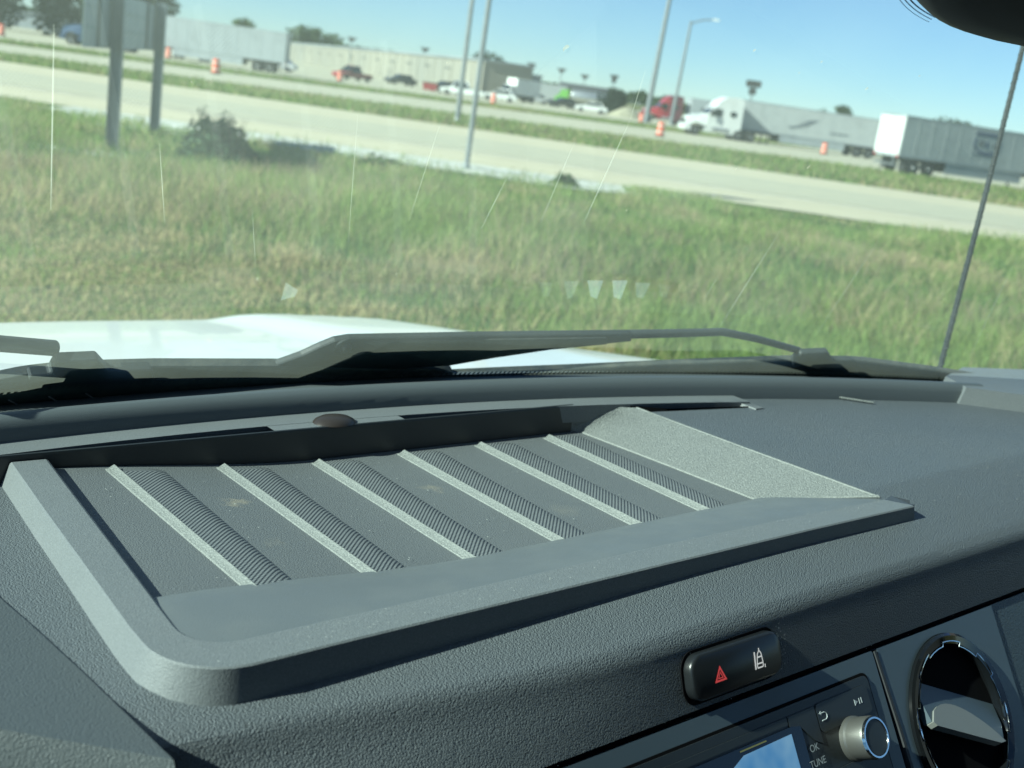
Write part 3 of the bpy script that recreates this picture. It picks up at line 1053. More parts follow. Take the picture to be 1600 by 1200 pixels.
for q, cov in zip([[(0.5751, -0.1381), (0.5864, -0.1378), (0.5943, -0.1509), (0.5885, -0.151)], [(0.5958, -0.1364), (0.6095, -0.1361), (0.6157, -0.1511), (0.6125, -0.153)], [(0.6165, -0.1353), (0.631, -0.1348), (0.6396, -0.1524), (0.6317, -0.1501)], [(0.6392, -0.1346), (0.6533, -0.1341), (0.6623, -0.1525), (0.6536, -0.1502)], [(0.6619, -0.1357), (0.6767, -0.1358), (0.6824, -0.1507), (0.6752, -0.1497)], [(0.685, -0.1367), (0.6981, -0.1375), (0.7038, -0.1494), (0.6966, -0.1484)], [(0.3716, -0.1398), (0.3836, -0.1461), (0.384, -0.1513), (0.3753, -0.1543)]],
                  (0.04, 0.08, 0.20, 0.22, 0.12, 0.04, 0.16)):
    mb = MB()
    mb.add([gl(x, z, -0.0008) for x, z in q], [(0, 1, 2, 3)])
    P('reflection_quad', mb, film_mat('reflection_film', (0.80, 0.95, 0.90), cov), shield, label='pale four sided reflection painted on the glass')  # dashboard reflections imitated by pale film quads
# frosted speck of bird dirt, chips
mb = MB()
for (x, z, r) in SPECKS:
    c = gl(x, z, 0.001)
    k0 = len(mb.v)
    pts = [c + Vector((r*math.cos(a)*random.uniform(0.5, 1.2), -r*math.sin(a)*0.6, r*math.sin(a)*0.8*random.uniform(0.5, 1.2))) for a in [rad(45*q) for q in range(8)]]
    mb.add(pts, [tuple(range(8))])
sp = P('dirt_specks', mb, film_mat('dirt_speck', (0.55, 0.50, 0.35), 0.45), shield)
sp['kind'] = 'stuff'

def plate(pts, t0, t1):
    m_ = MB()
    n_ = len(pts)
    vs = [Vector(p)+GNRM*t0 for p in pts] + [Vector(p)+GNRM*t1 for p in pts]
    fs = [tuple(range(n_-1, -1, -1)), tuple(range(n_, 2*n_))] + [(i, (i+1) % n_, n_+(i+1) % n_, n_+i) for i in range(n_)]
    m_.add(vs, fs)
    return m_
def strip(top, bot, t0, t1):
    m_ = MB()
    bot = [Vector(b) + (Vector(b)-Vector(t))*0.35 for b, t in zip(bot, top)]
    rows = [[Vector(p)+GNRM*t0 for p in bot], [(Vector(p)+Vector(q))/2+GNRM*(t0-0.0015) for p, q in zip(bot, top)], [Vector(p)+GNRM*t0 for p in top], [Vector(p)+GNRM*t1 for p in top], [Vector(p)+GNRM*t1 for p in bot], [Vector(p)+GNRM*t0 for p in bot]]
    m_.grid(rows)
    return m_
def resample(pts, n_):
    pts = [Vector(p) for p in pts]
    L = [0]
    for a, b in zip(pts, pts[1:]):
        L.append(L[-1] + (b-a).length)
    out = []
    for k in range(n_+1):
        s = L[-1]*k/n_
        i = max(j for j in range(len(L)) if L[j] <= s+1e-9)
        i = min(i, len(pts)-2)
        out.append(pts[i].lerp(pts[i+1], (s-L[i])/(L[i+1]-L[i])))
    return out
arm2 = [(0.4077, 0.7293, -0.2167), (0.4263, 0.7212, -0.2078), (0.4375, 0.7141, -0.1997), (0.4462, 0.7094, -0.1946), (0.4571, 0.7069, -0.1925), (0.5777, 0.6938, -0.1921), (0.7153, 0.6674, -0.1895), (0.7223, 0.6726, -0.1979), (0.661, 0.6909, -0.2054), (0.6006, 0.7095, -0.216), (0.5635, 0.7207, -0.2234), (0.5067, 0.729, -0.2255), (0.4507, 0.7327, -0.2241)]
rod2 = [(0.7092, 0.6722, -0.1938), (0.7661, 0.6574, -0.1914), (0.8106, 0.644, -0.1887), (0.8504, 0.6379, -0.1948), (0.9109, 0.6295, -0.2073)]
hold2 = [(0.9201, 0.6443, -0.2294), (0.9058, 0.6357, -0.213), (0.9066, 0.6285, -0.2043), (0.9334, 0.6177, -0.2016), (0.9486, 0.6203, -0.2112), (0.9704, 0.612, -0.2102), (0.9931, 0.6175, -0.2273)]
blade2t = [(0.5701, 0.7278, -0.2333), (0.6301, 0.7171, -0.2314), (0.6924, 0.704, -0.2293), (0.7876, 0.6779, -0.2237), (0.9067, 0.6373, -0.2153), (0.9803, 0.6107, -0.213), (1.0664, 0.5836, -0.22), (1.1882, 0.5404, -0.2324)]
blade2b = [(0.5768, 0.735, -0.2435), (0.6381, 0.7247, -0.2425), (0.7024, 0.7122, -0.2422), (0.801, 0.6869, -0.2392), (0.9224, 0.6455, -0.2318), (0.9969, 0.618, -0.2297), (1.0798, 0.5885, -0.2329), (1.2008, 0.5439, -0.2442)]
blade1t = [(0.1651, 0.7268, -0.2174), (0.2162, 0.7246, -0.2119), (0.2303, 0.7231, -0.209), (0.2588, 0.7228, -0.2073), (0.3157, 0.7257, -0.2096), (0.4097, 0.7283, -0.2156), (0.5059, 0.728, -0.2241), (0.5593, 0.7234, -0.226), (0.5714, 0.7248, -0.2299)]
blade1b = [(0.1669, 0.7387, -0.2319), (0.2213, 0.741, -0.232), (0.2364, 0.7414, -0.2316), (0.2666, 0.7429, -0.2321), (0.3251, 0.745, -0.2338), (0.4204, 0.745, -0.2371), (0.5151, 0.7392, -0.2394), (0.5668, 0.7315, -0.2374), (0.5723, 0.7258, -0.2313)]
hold1 = [(0.2335, 0.7352, -0.224), (0.2316, 0.7224, -0.2081), (0.2445, 0.7222, -0.2071), (0.2456, 0.7142, -0.1972), (0.2723, 0.7154, -0.1976), (0.2827, 0.7242, -0.2082), (0.3134, 0.7255, -0.2094), (0.3213, 0.7371, -0.2239)]
arm1 = [(0.139, 0.6931, -0.18), (0.2112, 0.7087, -0.1923), (0.2489, 0.7158, -0.199)]

w2 = P('wiper', plate(arm2, -0.003, 0.003), M['wiper'], label='black wiper arm lying across the base of the windshield')
pv = Vector((0.4567, 0.7123, -0.1992))
def pvf(a, b, t):
    e1 = Vector((1, 0, 0)); e2 = GNRM.cross(e1)
    return pv + e1*a + e2*b + GNRM*(-0.0025-t)
P('pivot_cap', MB().lathe([(0.0095, 0.0), (0.0095, 0.0012), (0.0088, 0.0016), (0.0045, 0.0016), (0.0042, 0.0040), (0.0030, 0.0052), (0.0005, 0.0056)], pvf, 24), M['wiper'], w2, smooth=True)
P('arm_rod', MB().tube([Vector(p)+GNRM*0.001 for p in rod2], [0.0042, 0.0040, 0.0038, 0.0036, 0.0034], 10), M['wiper'], w2, smooth=True)
arm_in = [Vector(p)*0.86 + (sum((Vector(q) for q in arm2), Vector())/len(arm2))*0.14 for p in arm2[4:11]]
P('arm_channel', plate(arm_in, -0.0045, -0.0028), M['rubber'], w2)
P('blade_holder', plate(hold2, -0.006, 0.001), M['wiper'], w2)
P('blade', strip(resample(blade2t, 40), resample(blade2b, 40), -0.003, 0.004), M['rubber'], w2, smooth=True)
w1 = P('wiper', strip(resample(blade1t, 40), resample(blade1b, 40), -0.004, 0.004), M['rubber'], smooth=True, label='dirty wiper blade at the driver side below the white hood')
P('blade_holder', plate(hold1, -0.007, 0.002), M['wiper'], w1)
P('arm_rod', MB().tube([Vector(p)+GNRM*0.006 for p in arm1], 0.0055, 10), M['wiper'], w1, smooth=True)
for o_ in (w1, w2, *w1.children, *w2.children):
    bv = o_.modifiers.new('bevel', 'BEVEL')
    bv.width = 0.0016
    bv.segments = 2
    bv.limit_method = 'ANGLE'
# rail on the blade
P('blade_rail', MB().tube([Vector(p)*0.55 + Vector(q)*0.45 - GNRM*0.0045 for p, q in zip(resample(blade1t, 30), resample(blade1b, 30))], 0.0012, 6), M['wiper'], w1, smooth=True)
P('blade_rail', MB().tube([Vector(p)*0.45 + Vector(q)*0.55 - GNRM*0.0040 for p, q in zip(resample(blade2t, 30), resample(blade2b, 30))], 0.0010, 6), M['wiper'], w2, smooth=True)

# --- bonnet, cowl, wings
def hoodz(x, y):
    z = -0.346 - 0.150*(y-1.0) + 0.022*(1-((x-0.46)/0.80)**2)*sstep(0.85, 1.6, y)
    z += 0.013*sstep(0.86, 0.97, x)*(1-sstep(1.16, 1.25, x))*sstep(1.0, 1.4, y)
    z += 0.013*sstep(0.06, -0.05, x)*0
    fe = 1.62 + 0.20*(1-abs((x-0.46)/0.82)**4)
    if y > fe:
        z -= 3.0*(y-fe)**2 + 0.2*(y-fe)
    e = abs(x-0.46)-0.78
    if e > 0:
        z -= 1.2*e*e
    return z
mb = MB()
ys = lin(0.86, 1.98, 44)
xs = lin(-0.375, 1.295, 60)
mb.grid([[(x, y, hoodz(x, y)) for x in xs] for y in ys])
hood = P('hood', mb, M['white_paint'], smooth=True, sharp=180, label='sunlit white hood beyond the wipers')
for s, x in ((-1, -0.375), (1, 1.295)):
    mb = MB()
    mb.grid([[(x + s*0.003, y, hoodz(x, y)-0.004) for y in ys], [(x + s*0.05, y, hoodz(x, y)-0.10) for y in ys], [(x + s*0.09, y, hoodz(x, y)-0.5) for y in ys]])
    P('wing', mb, M['white_paint'], smooth=True)
mb = MB()
mb.grid([[(x, 1.985, hoodz(x, 1.98)-0.003) for x in xs], [(x, 2.02, -0.9) for x in xs], [(x, 1.95, -1.7) for x in xs]])
P('front_grille', mb, M['black'])
mb = MB()
xs3 = lin(-0.42, 1.32, 40)
mb.grid([[(x, yg(x)+0.012, -0.262) for x in xs3], [(x, 0.82, -0.300) for x in xs3], [(x, 0.875, -0.325) for x in xs3]])
P('cowl', mb, M['rubber'])
for s in (0, 1):
    mb = MB()
    x = 1.27 if s else -0.35
    xo = 1.33 if s else -0.41
    mb.grid([[(x, 0.55, -0.30), (x, 0.88, -0.335)], [(xo, 0.55, -0.34), (xo, 0.88, -0.36)], [(xo+0.02, 0.55, -1.2), (xo+0.02, 0.88, -1.2)]])
    P('front_pillar_base', mb, M['white_paint'])
# antenna: ribbed black whip on the passenger wing
mb = MB()
a0, a1 = Vector((1.305, 0.700, -0.300)), Vector((1.3000, 0.6838, 0.1239))
a2 = a0 + (a1-a0)*1.45
mb.tube([a0.lerp(a2, k/40) + Vector((0.003*math.sin(k/40*math.pi), 0, 0)) for k in range(41)], [0.0036-0.0012*k/40 for k in range(41)], 8)
ant = P('antenna', mb, M['black'], smooth=True, label='thin black whip antenna at the passenger side')
mb = MB()
pts = []
for k in range(700):
    t = k/699
    r = 0.0036 - 0.0012*t
    c = a0.lerp(a2, t) + Vector((0.003*math.sin(t*math.pi), 0, 0))
    a = t*2*math.pi*58
    pts.append(c + Vector((r*math.cos(a), r*math.sin(a), 0)))
mb.tube(pts, 0.0006, 4)
P('antenna_coil', mb, M['black'], ant)
mb = MB()
mb.lathe([(0.016, -0.34), (0.016, -0.315), (0.010, -0.300), (0.006, -0.285)], lambda a, b, t: (1.305+a, 0.700+b, t), 16)
P('antenna_base', mb, M['black'], ant, smooth=True)

# --- sensor housing at the head of the windshield, with its dotted frit
def rim(a, e):
    ca, sa = math.cos(a), math.sin(a)
    x = 0.785 + 0.162*e*math.copysign(abs(ca)**0.62, ca)
    z = 0.2035 + 0.126*e*math.copysign(abs(sa)**0.62, sa)
    return x, z
mb = MB()
rows = []
for e, t in ((1.0, 0.0), (0.995, 0.010), (0.97, 0.018), (0.90, 0.026), (0.75, 0.034), (0.5, 0.040), (0.2, 0.043), (0.02, 0.044)):
    rows.append([gl(*rim(2*math.pi*k/72, e), -0.002) - GNRM*t for k in range(73)])
mb.grid(rows)
P('sensor_housing', mb, M['cabin'], smooth=True, sharp=180, label='dark rounded housing at the head of the windshield')
mb = MB()
for ring_k in range(1, 4):
    nn_ = 130
    for k in range(nn_):
        x, z = rim(rad(180 + 75*(k+0.5*(ring_k % 2))/nn_), 1 + 0.013*ring_k)
        r = 0.00085 - 0.00012*ring_k
        q = [gl(x + r*math.cos(w), z + r*math.sin(w)*0.65, -0.0006) for w in [rad(60*j) for j in range(6)]]
        mb.add(q, [tuple(range(6))])
fd = P('frit_dots', mb, M['gap'], shield)
fd['kind'] = 'stuff'

# --- the rest of the cab (mostly outside the frame, shades the dashboard face)
mb = MB()
mb.grid([[gl(x, 0.468) + Vector((0, 0.01, 0)) for x in lin(-0.40, 1.20, 10)], [(x, -0.30, 0.56) for x in lin(-0.44, 1.32, 10)], [(x, -1.60, 0.60) for x in lin(-0.44, 1.36, 10)]])
P('roof_lining', mb, M['headliner'])
mb = MB()
mb.grid([[gl(x, 0.475, 0.02) + Vector((0, 0.015, 0)) for x in lin(-0.42, 1.22, 10)], [(x, -0.30, 0.60) for x in lin(-0.47, 1.36, 10)], [(x, -1.62, 0.64) for x in lin(-0.47, 1.40, 10)]])
P('roof', mb, M['white_paint'])
mb = MB()
mb.box(-0.50, 1.42, -1.64, -1.60, -1.40, 0.62)
P('bulkhead', mb, M['cabin'])
mb = MB()
mb.box(-0.50, 1.42, -1.60, 0.60, -1.42, -1.38)
P('cab_floor', mb, M['cabin'])
mb = MB()
mb.box(-0.50, 1.42, 0.50, 0.54, -1.38, -0.30)
P('firewall', mb, M['cabin'])
for x in (-0.50, 1.42):
    mb = MB()
    mb.box(x-0.03, x+0.03, -1.60, 0.62, -1.40, -0.36)
    mb.box(x-0.03, x+0.03, -1.60, -0.85, -0.36, 0.60)
    s = 1 if x > 0 else -1
    xt = x - s*0.12
    mb.add([(x-0.025, 0.62, -0.36), (x+0.025, 0.62, -0.36), (x+0.025, 0.50, -0.36), (x-0.025, 0.50, -0.36),
            (xt-0.03, -0.10, 0.55), (xt+0.03, -0.10, 0.55), (xt+0.03, -0.24, 0.55), (xt-0.03, -0.24, 0.55)],
           [(0, 1, 2, 3), (4, 5, 6, 7), (0, 1, 5, 4), (1, 2, 6, 5), (2, 3, 7, 6), (3, 0, 4, 7)])
    mb.box(min(x-0.03, xt), max(x+0.03, xt), -1.60, -0.15, 0.53, 0.60)
    d_ = P('cab_door', mb, M['cabin'])
    mb = MB()
    mb.grid([[(x, 0.50, -0.36), (x, -0.85, -0.36)], [(xt, -0.20, 0.54), (xt, -0.85, 0.54)]])
    P('door_glass', mb, M['side_glass'], d_)
for cx in (0.0, 0.92):
    mb = MB()
    mb.prism(rounded(cx-0.25, cx+0.25, -0.95, -0.42, 0.06), lambda a, b, t: (a, b, t), -0.98, -0.80)
    st = P('seat', mb, M['seat'])
    mb = MB()
    mb.prism(rounded(cx-0.24, cx+0.24, -0.80, -0.05, 0.08), lambda a, b, t: (a, -0.98 - t - (b+0.8)*0.25, b), -0.06, 0.06)
    P('backrest', mb, M['seat'], st)
# wheels of the van, on the grass
for x in (-0.42, 1.34):
    for y in (1.15, -2.0):
        mb = MB()
        mb.lathe([(0.20, -0.11), (0.33, -0.115), (0.36, -0.08), (0.36, 0.08), (0.33, 0.115), (0.20, 0.11)], lambda a, b, t: (x+t, y+a, -1.73+b), 28)
        wv = P('wheel', mb, M['rubber'], smooth=True)
        mb = MB()
        mb.lathe([(0.20, -0.10), (0.18, -0.118), (0.05, -0.09), (0.05, 0.09), (0.18, 0.118), (0.20, 0.10)], lambda a, b, t: (x+t, y+a, -1.73+b), 20)
        P('rim', mb, M['satin'], wv)
mb = MB()
mb.box(-0.48, 1.40, -4.2, -1.66, -1.70, 0.66)
P('cargo_body', mb, M['white_paint'])

# ------------------------------------------------------------------ vegetation helpers
def leaf_mesh(name, centres, size, cols, mat, parent=None, loc=None):
    """many small two-triangle leaves; cols: per-leaf rgb"""
    n_ = len(centres)
    c = np.asarray(centres)
    nrm = RNG.normal(size=(n_, 3)); nrm[:, 2] = np.abs(nrm[:, 2]) + 0.3
    nrm /= np.linalg.norm(nrm, axis=1)[:, None]
    a = np.cross(nrm, RNG.normal(size=(n_, 3))); a /= np.linalg.norm(a, axis=1)[:, None]
    b = np.cross(nrm, a)
    s = (size*RNG.uniform(0.6, 1.3, n_))[:, None]
    v = np.stack([c - a*s, c - b*s*0.6, c + a*s, c + b*s*0.6], 1).reshape(-1, 3)
    return quads(name, v, n_, np.repeat(cols, 4, 0), mat, parent, loc)

def quads(name, v, nq, vcol, mat, parent=None, loc=None):
    me = bpy.data.meshes.new(name)
    me.vertices.add(len(v))
    me.vertices.foreach_set('co', v.astype(np.float32).ravel())
    me.loops.add(nq*4)
    me.loops.foreach_set('vertex_index', np.arange(nq*4, dtype=np.int32))
    me.polygons.add(nq)
    me.polygons.foreach_set('loop_start', np.arange(nq, dtype=np.int32)*4)
    me.polygons.foreach_set('loop_total', np.full(nq, 4, np.int32))
    at = me.attributes.new('tone', 'FLOAT_COLOR', 'POINT')
    at.data.foreach_set('color', np.concatenate([vcol, np.ones((len(vcol), 1))], 1).astype(np.float32).ravel())
    me.update()
    me.materials.append(mat)
    o = bpy.data.objects.new(name, me)
    C.objects.link(o)
    if parent is not None:
        o.parent = parent
    if loc is not None:
        o.location = loc
    return o

def tone_mat(name, rough=0.7, transl=0.3):
    m = bpy.data.materials.new(name)
    n, l = nt(m)
    b = n['Principled BSDF']
    b.inputs['Roughness'].default_value = rough
    b.inputs['Specular IOR Level'].default_value = 0.25
    at = n.new('ShaderNodeAttribute')
    at.attribute_name = 'tone'
    l.new(at.outputs['Color'], b.inputs['Base Color'])
    tr = n.new('ShaderNodeBsdfTranslucent')
    l.new(at.outputs['Color'], tr.inputs[0])
    mx = n.new('ShaderNodeMixShader')
    mx.inputs[0].default_value = transl
    l.new(b.outputs[0], mx.inputs[1])
    l.new(tr.outputs[0], mx.inputs[2])
    l.new(mx.outputs[0], n['Material Output'].inputs[0])
    return m
M['leaf'] = tone_mat('leaf_tones')
M['blade'] = tone_mat('grass_tones', 0.75, 0.5)
M['bark'] = pmat('bark', (0.08, 0.062, 0.045), 0.9, bump=('noise', 8, 0.8, 0.05))

def tree(u, d, height, spread, label, tone=(0.055, 0.085, 0.03), nleaf=1700, trunk_frac=0.3, group='trees behind the truck lot'):
    root = empty('tree', site(u, d), random.uniform(0, 6))
    tag(root, label, 'tree', group)
    mb = MB()
    mb.tube([(0, 0, -0.1), (0.05, 0, height*trunk_frac), (0.0, 0.1, height*0.75)], [0.045*height*0.6, 0.03*height*0.6, 0.008*height], 8)
    lobes = []
    for k in range(9):
        a = random.uniform(0, 2*math.pi)
        rr = random.uniform(0.1, 0.62)*spread
        z = height*random.uniform(trunk_frac+0.12, 0.88)
        p = Vector((rr*math.cos(a), rr*math.sin(a), z))
        mb.tube([(0, 0, z*0.62), p*0.6 + Vector((0, 0, z*0.36)), p], [0.012*height, 0.008*height, 0.003*height], 5)
        lobes.append((p, random.uniform(0.28, 0.5)*spread))
    lobes.append((Vector((0, 0, height*0.84)), 0.4*spread))
    mb.link('trunk', M['bark'], root, smooth=True)
    cs, tones = [], []
    for i in range(nleaf):
        p, r = random.choice(lobes)
        v = Vector((random.gauss(0, 1), random.gauss(0, 1), random.gauss(0, 1))).normalized()*r*random.uniform(0.45, 1.08)
        q = p + Vector((v.x, v.y, v.z*0.75))
        cs.append(q)
        k = random.uniform(0.75, 1.35)
        tones.append([tone[0]*k, tone[1]*k, tone[2]*k])
    leaf_mesh('crown', cs, spread*0.075*(1700/nleaf)**0.25, np.array(tones), M['leaf'], root)
    return root

# ------------------------------------------------------------------ grass
def fbm(u, d, s, o):
    return noise.fractal(Vector((u*s, d*s, o)), 1.0, 2.0, 4)

def grass(name, n_, sample, hfun, label, wmul=1.0):
    base = np.zeros((n_, 3)); hh = np.zeros(n_); ww = np.zeros(n_); col = np.zeros((n_, 3)); tip = np.zeros((n_, 3))
    k = 0
    while k < n_:
        u, d = sample()
        h, w, c, ct = hfun(u, d)
        if h <= 0:
            continue
        base[k] = (u, d, ground_h(u, d) - 0.01); hh[k] = h; ww[k] = w*wmul; col[k] = c; tip[k] = ct
        k += 1
    ang = RNG.uniform(0, 2*np.pi, n_)
    side = np.stack([np.cos(ang), np.sin(ang), np.zeros(n_)], 1)
    lean = RNG.normal(0, 0.28, (n_, 2))
    mid = base + np.stack([lean[:, 0]*hh*0.35, lean[:, 1]*hh*0.35, hh*0.55], 1)
    top = base + np.stack([lean[:, 0]*hh*1.1, lean[:, 1]*hh*1.1, hh*0.97], 1)
    w = ww[:, None]
    q1 = np.stack([base - side*w, base + side*w, mid + side*w*0.8, mid - side*w*0.8], 1)
    q2 = np.stack([mid - side*w*0.8, mid + side*w*0.8, top + side*w*0.15, top - side*w*0.15], 1)
    v = np.concatenate([q1, q2], 1).reshape(-1, 3)
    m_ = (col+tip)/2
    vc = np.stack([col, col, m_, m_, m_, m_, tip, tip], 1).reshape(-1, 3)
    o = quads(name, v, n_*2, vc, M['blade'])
    o.rotation_euler = (0, 0, SITE_RZ)
    tag(o, label, 'grass', kind='stuff')
    return o

GREEN = np.array((0.15, 0.235, 0.062)); DRY = np.array((0.46, 0.39, 0.21)); PALE = np.array((0.25, 0.33, 0.10)); SEED = np.array((0.36, 0.27, 0.18)); DEEP = np.array((0.095, 0.17, 0.06))
def field_sample():
    t = random.random()
    d = 6.0 + (29.6-6.0)*t**1.15
    u = random.uniform(-0.62, 0.62)*d
    return u, d
def field_h(u, d):
    a = fbm(u, d, 0.22, 2.0); b = fbm(u, d, 0.9, 7.0)
    # bare trampled patch just beyond the bonnet, tall weeds in a band, thin edge at the road
    bare = sstep(11.6, 8.2, d + u*0.75)*0.9
    pathy = sstep(0.30, 0.60, fbm(u, d, 0.16, 21.0))*0.35
    for pu, pd, pr in ((6.1, 20.3, 1.7), (7.6, 18.2, 1.6), (-1.0, 12.6, 0.9)):
        pathy = max(pathy, 0.95*math.exp(-((u-pu)**2*0.5 + (d-pd)**2*1.6)/(pr*pr)))
    h = 0.22 + 0.16*a + 0.10*b
    tall = math.exp(-((d-15.5-1.5*a)/4.2)**2)
    h += 0.16*tall
    h *= (1-0.78*bare)*(1-0.45*pathy)
    if d > 26.0 and -12 < u < 2.0:
        if random.random() < (0.95 if d > 26.9 else 0.6): return 0, 0, 0, 0
    if d > 28.2:
        h *= 0.6
    h = max(0.05, h*random.uniform(0.6, 1.3))
    c = GREEN*(0.8+0.4*random.random())
    mixd = min(1, max(0, 0.04 + 0.8*b + 0.62*bare + 0.75*pathy))
    if random.random() < mixd:
        c = DRY*random.uniform(0.75, 1.15)
    elif random.random() < 0.50 + 0.5*a:
        c = PALE*random.uniform(0.8, 1.2)
    elif a < -0.15 and random.random() < 0.6:
        c = DEEP*random.uniform(0.8, 1.3)
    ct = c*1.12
    if tall > 0.4 and random.random() < 0.16 + 0.5*fbm(u, d, 0.3, 33.0):
        ct = SEED*random.uniform(0.8, 1.2)
        h *= 1.2
    return h, random.uniform(0.0035, 0.0075)*(0.7+d/22), c, ct
grass('field_grass', 230000, field_sample, field_h, 'tall green and straw coloured grass between the van and the road')
r2x = [p[0] for p in r2n]; r2y = [p[1] for p in r2n]
r2fy = [p[1] for p in r2f]; lny = [p[1] for p in lotn]
def med_sample():
    u = random.uniform(-45, 48)
    if random.random() < 0.72:
        return u, random.uniform(52.2, float(np.interp(u, r2x, r2y)))
    return u, random.uniform(float(np.interp(u, r2x, r2fy)), float(np.interp(u, r2x, lny)))
def med_h(u, d):
    a = fbm(u, d, 0.12, 5.0)
    if abs(u+3.5) < 5.5 + a and d < 60 and random.random() < 0.6:
        return 0.08, 0.03, DRY*0.75, DRY*0.8
    c = (GREEN if random.random() < 0.6 - a*0.5 else PALE)*random.uniform(0.75, 1.2)
    if random.random() < 0.18 + 0.5*max(0, a) + (0.35 if u > 14 else 0)*sstep(60, 53, d):
        c = DRY*random.uniform(0.6, 1.0)
    return random.uniform(0.12, 0.34), 0.03, c, c*1.1
grass('median_grass', 60000, med_sample, med_h, 'short mown grass strips between the roads')

# dark bush and lighter weeds by the sign
def bush(u, d, w, h, tone, label, name='bush', nl=2200, size=0.05):
    root = empty(name, site(u, d, ground_h(u, d)))
    root.rotation_euler = (0, 0, SITE_RZ)
    tag(root, label, 'bush')
    mb = MB()
    for k in range(14):
        a = random.uniform(0, 6.28)
        mb.tube([(0, 0, -0.05), (0.25*w*math.cos(a), 0.2*w*math.sin(a), h*0.5), (0.45*w*math.cos(a)*random.random(), 0.4*w*math.sin(a), h*random.uniform(0.8, 1.0))], [0.015, 0.010, 0.004], 5)
    mb.link('stem', M['bark'], root)
    cs, ts = [], []
    while len(cs) < nl:
        x, y, z = random.uniform(-1, 1), random.uniform(-1, 1), random.uniform(0, 1)
        if x*x + y*y + (z*0.95)**2 > 1.0 + 0.3*noise.noise(Vector((x*2.5, y*2.5, z*2.5))): continue
        cs.append((x*w*0.5*(1.1-0.3*z), y*w*0.45, z*h*(0.75+0.6*abs(noise.noise(Vector((x*3.1, y*3.1, 5)))))))
        k = random.uniform(0.7, 1.3)
        ts.append([tone[0]*k, tone[1]*k, tone[2]*k])
    leaf_mesh('foliage', cs, size, np.array(ts), M['leaf'], root)
    return root
bush(-5.75, 20.6, 1.45, 0.95, (0.06, 0.11, 0.055), 'dark green bush right of the sign posts')
bush(-3.2, 23.6, 1.3, 0.40, (0.07, 0.12, 0.035), 'light green weeds against the gravel left of the thin pole')
bush(0.55, 27.0, 0.7, 0.36, (0.075, 0.12, 0.055), 'small grey green weed right of the thin pole')

# ------------------------------------------------------------------ vehicles, signs, poles
M['tyre'] = pmat('tyre', (0.018, 0.018, 0.019), 0.85)
M['rimm'] = pmat('wheel_rim', (0.45, 0.46, 0.46), 0.35, metal=0.8)
M['frame'] = pmat('truck_frame', (0.03, 0.032, 0.034), 0.7)
M['car_glass'] = pmat('car_glass', (0.015, 0.02, 0.022), 0.08, coat=0.6)
M['steel'] = pmat('galvanised_steel', (0.22, 0.24, 0.25), 0.5, metal=0.5, var=(3, (0.17, 0.19, 0.20), 0.4, 0.7))
M['alu'] = pmat('aluminium_back', (0.30, 0.32, 0.33), 0.45, metal=0.35, var=(2, (0.24, 0.26, 0.27), 0.4, 0.7))
M['lamp'] = pmat('lamp_glass', (0.7, 0.7, 0.66), 0.2)
M['tail'] = pmat('tail_lamp', (0.45, 0.02, 0.02), 0.3)
def paint(name, c, r=0.35):
    return pmat(name, c, r, coat=0.3, var=(1.2, tuple(x*0.86 for x in c), 0.42, 0.72))
M['truck_white'] = paint('truck_white', (0.68, 0.69, 0.67))
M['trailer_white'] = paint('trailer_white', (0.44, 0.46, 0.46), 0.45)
M['trailer_grey'] = paint('trailer_grey', (0.33, 0.36, 0.38), 0.45)
M['truck_red'] = paint('truck_red', (0.36, 0.025, 0.035))
M['truck_maroon'] = paint('sleeper_maroon', (0.12, 0.028, 0.04))
M['truck_blue'] = paint('truck_blue', (0.025, 0.055, 0.12))
M['logo_blue'] = pmat('logo_blue', (0.05, 0.085, 0.17), 0.5)
M['logo_grey'] = pmat('logo_grey', (0.16, 0.18, 0.20), 0.5)
M['orange'] = pmat('barrel_orange', (0.72, 0.105, 0.035), 0.5, var=(6, (0.55, 0.09, 0.04), 0.45, 0.75))
M['white_band'] = pmat('barrel_band', (0.60, 0.50, 0.45), 0.4)

def XZ(y):  # frame for prisms drawn in the side view
    return lambda a, b, t: (a, t, b)

def wheel(parent, x, y, r=0.50, w=0.26):
    s = 1 if y > 0 else -1
    mb = MB()
    mb.lathe([(r*0.56, -w/2), (r*0.93, -w/2), (r, -w*0.36), (r, w*0.36), (r*0.93, w/2), (r*0.56, w/2)], lambda a, b, t: (x+a, y+t, r+b), 20)
    o = mb.link('wheel', M['tyre'], parent, smooth=True)
    mb = MB()
    mb.lathe([(r*0.56, 0), (r*0.52, s*(w/2+0.005)), (r*0.40, s*(w/2-0.03)), (r*0.22, s*(w/2-0.02)), (r*0.18, s*(w/2+0.03)), (0.02, s*(w/2+0.03))], lambda a, b, t: (x+a, y+t, r+b), 16, cap=False)
    mb.link('rim', M['rimm'], o, smooth=True)
    return o

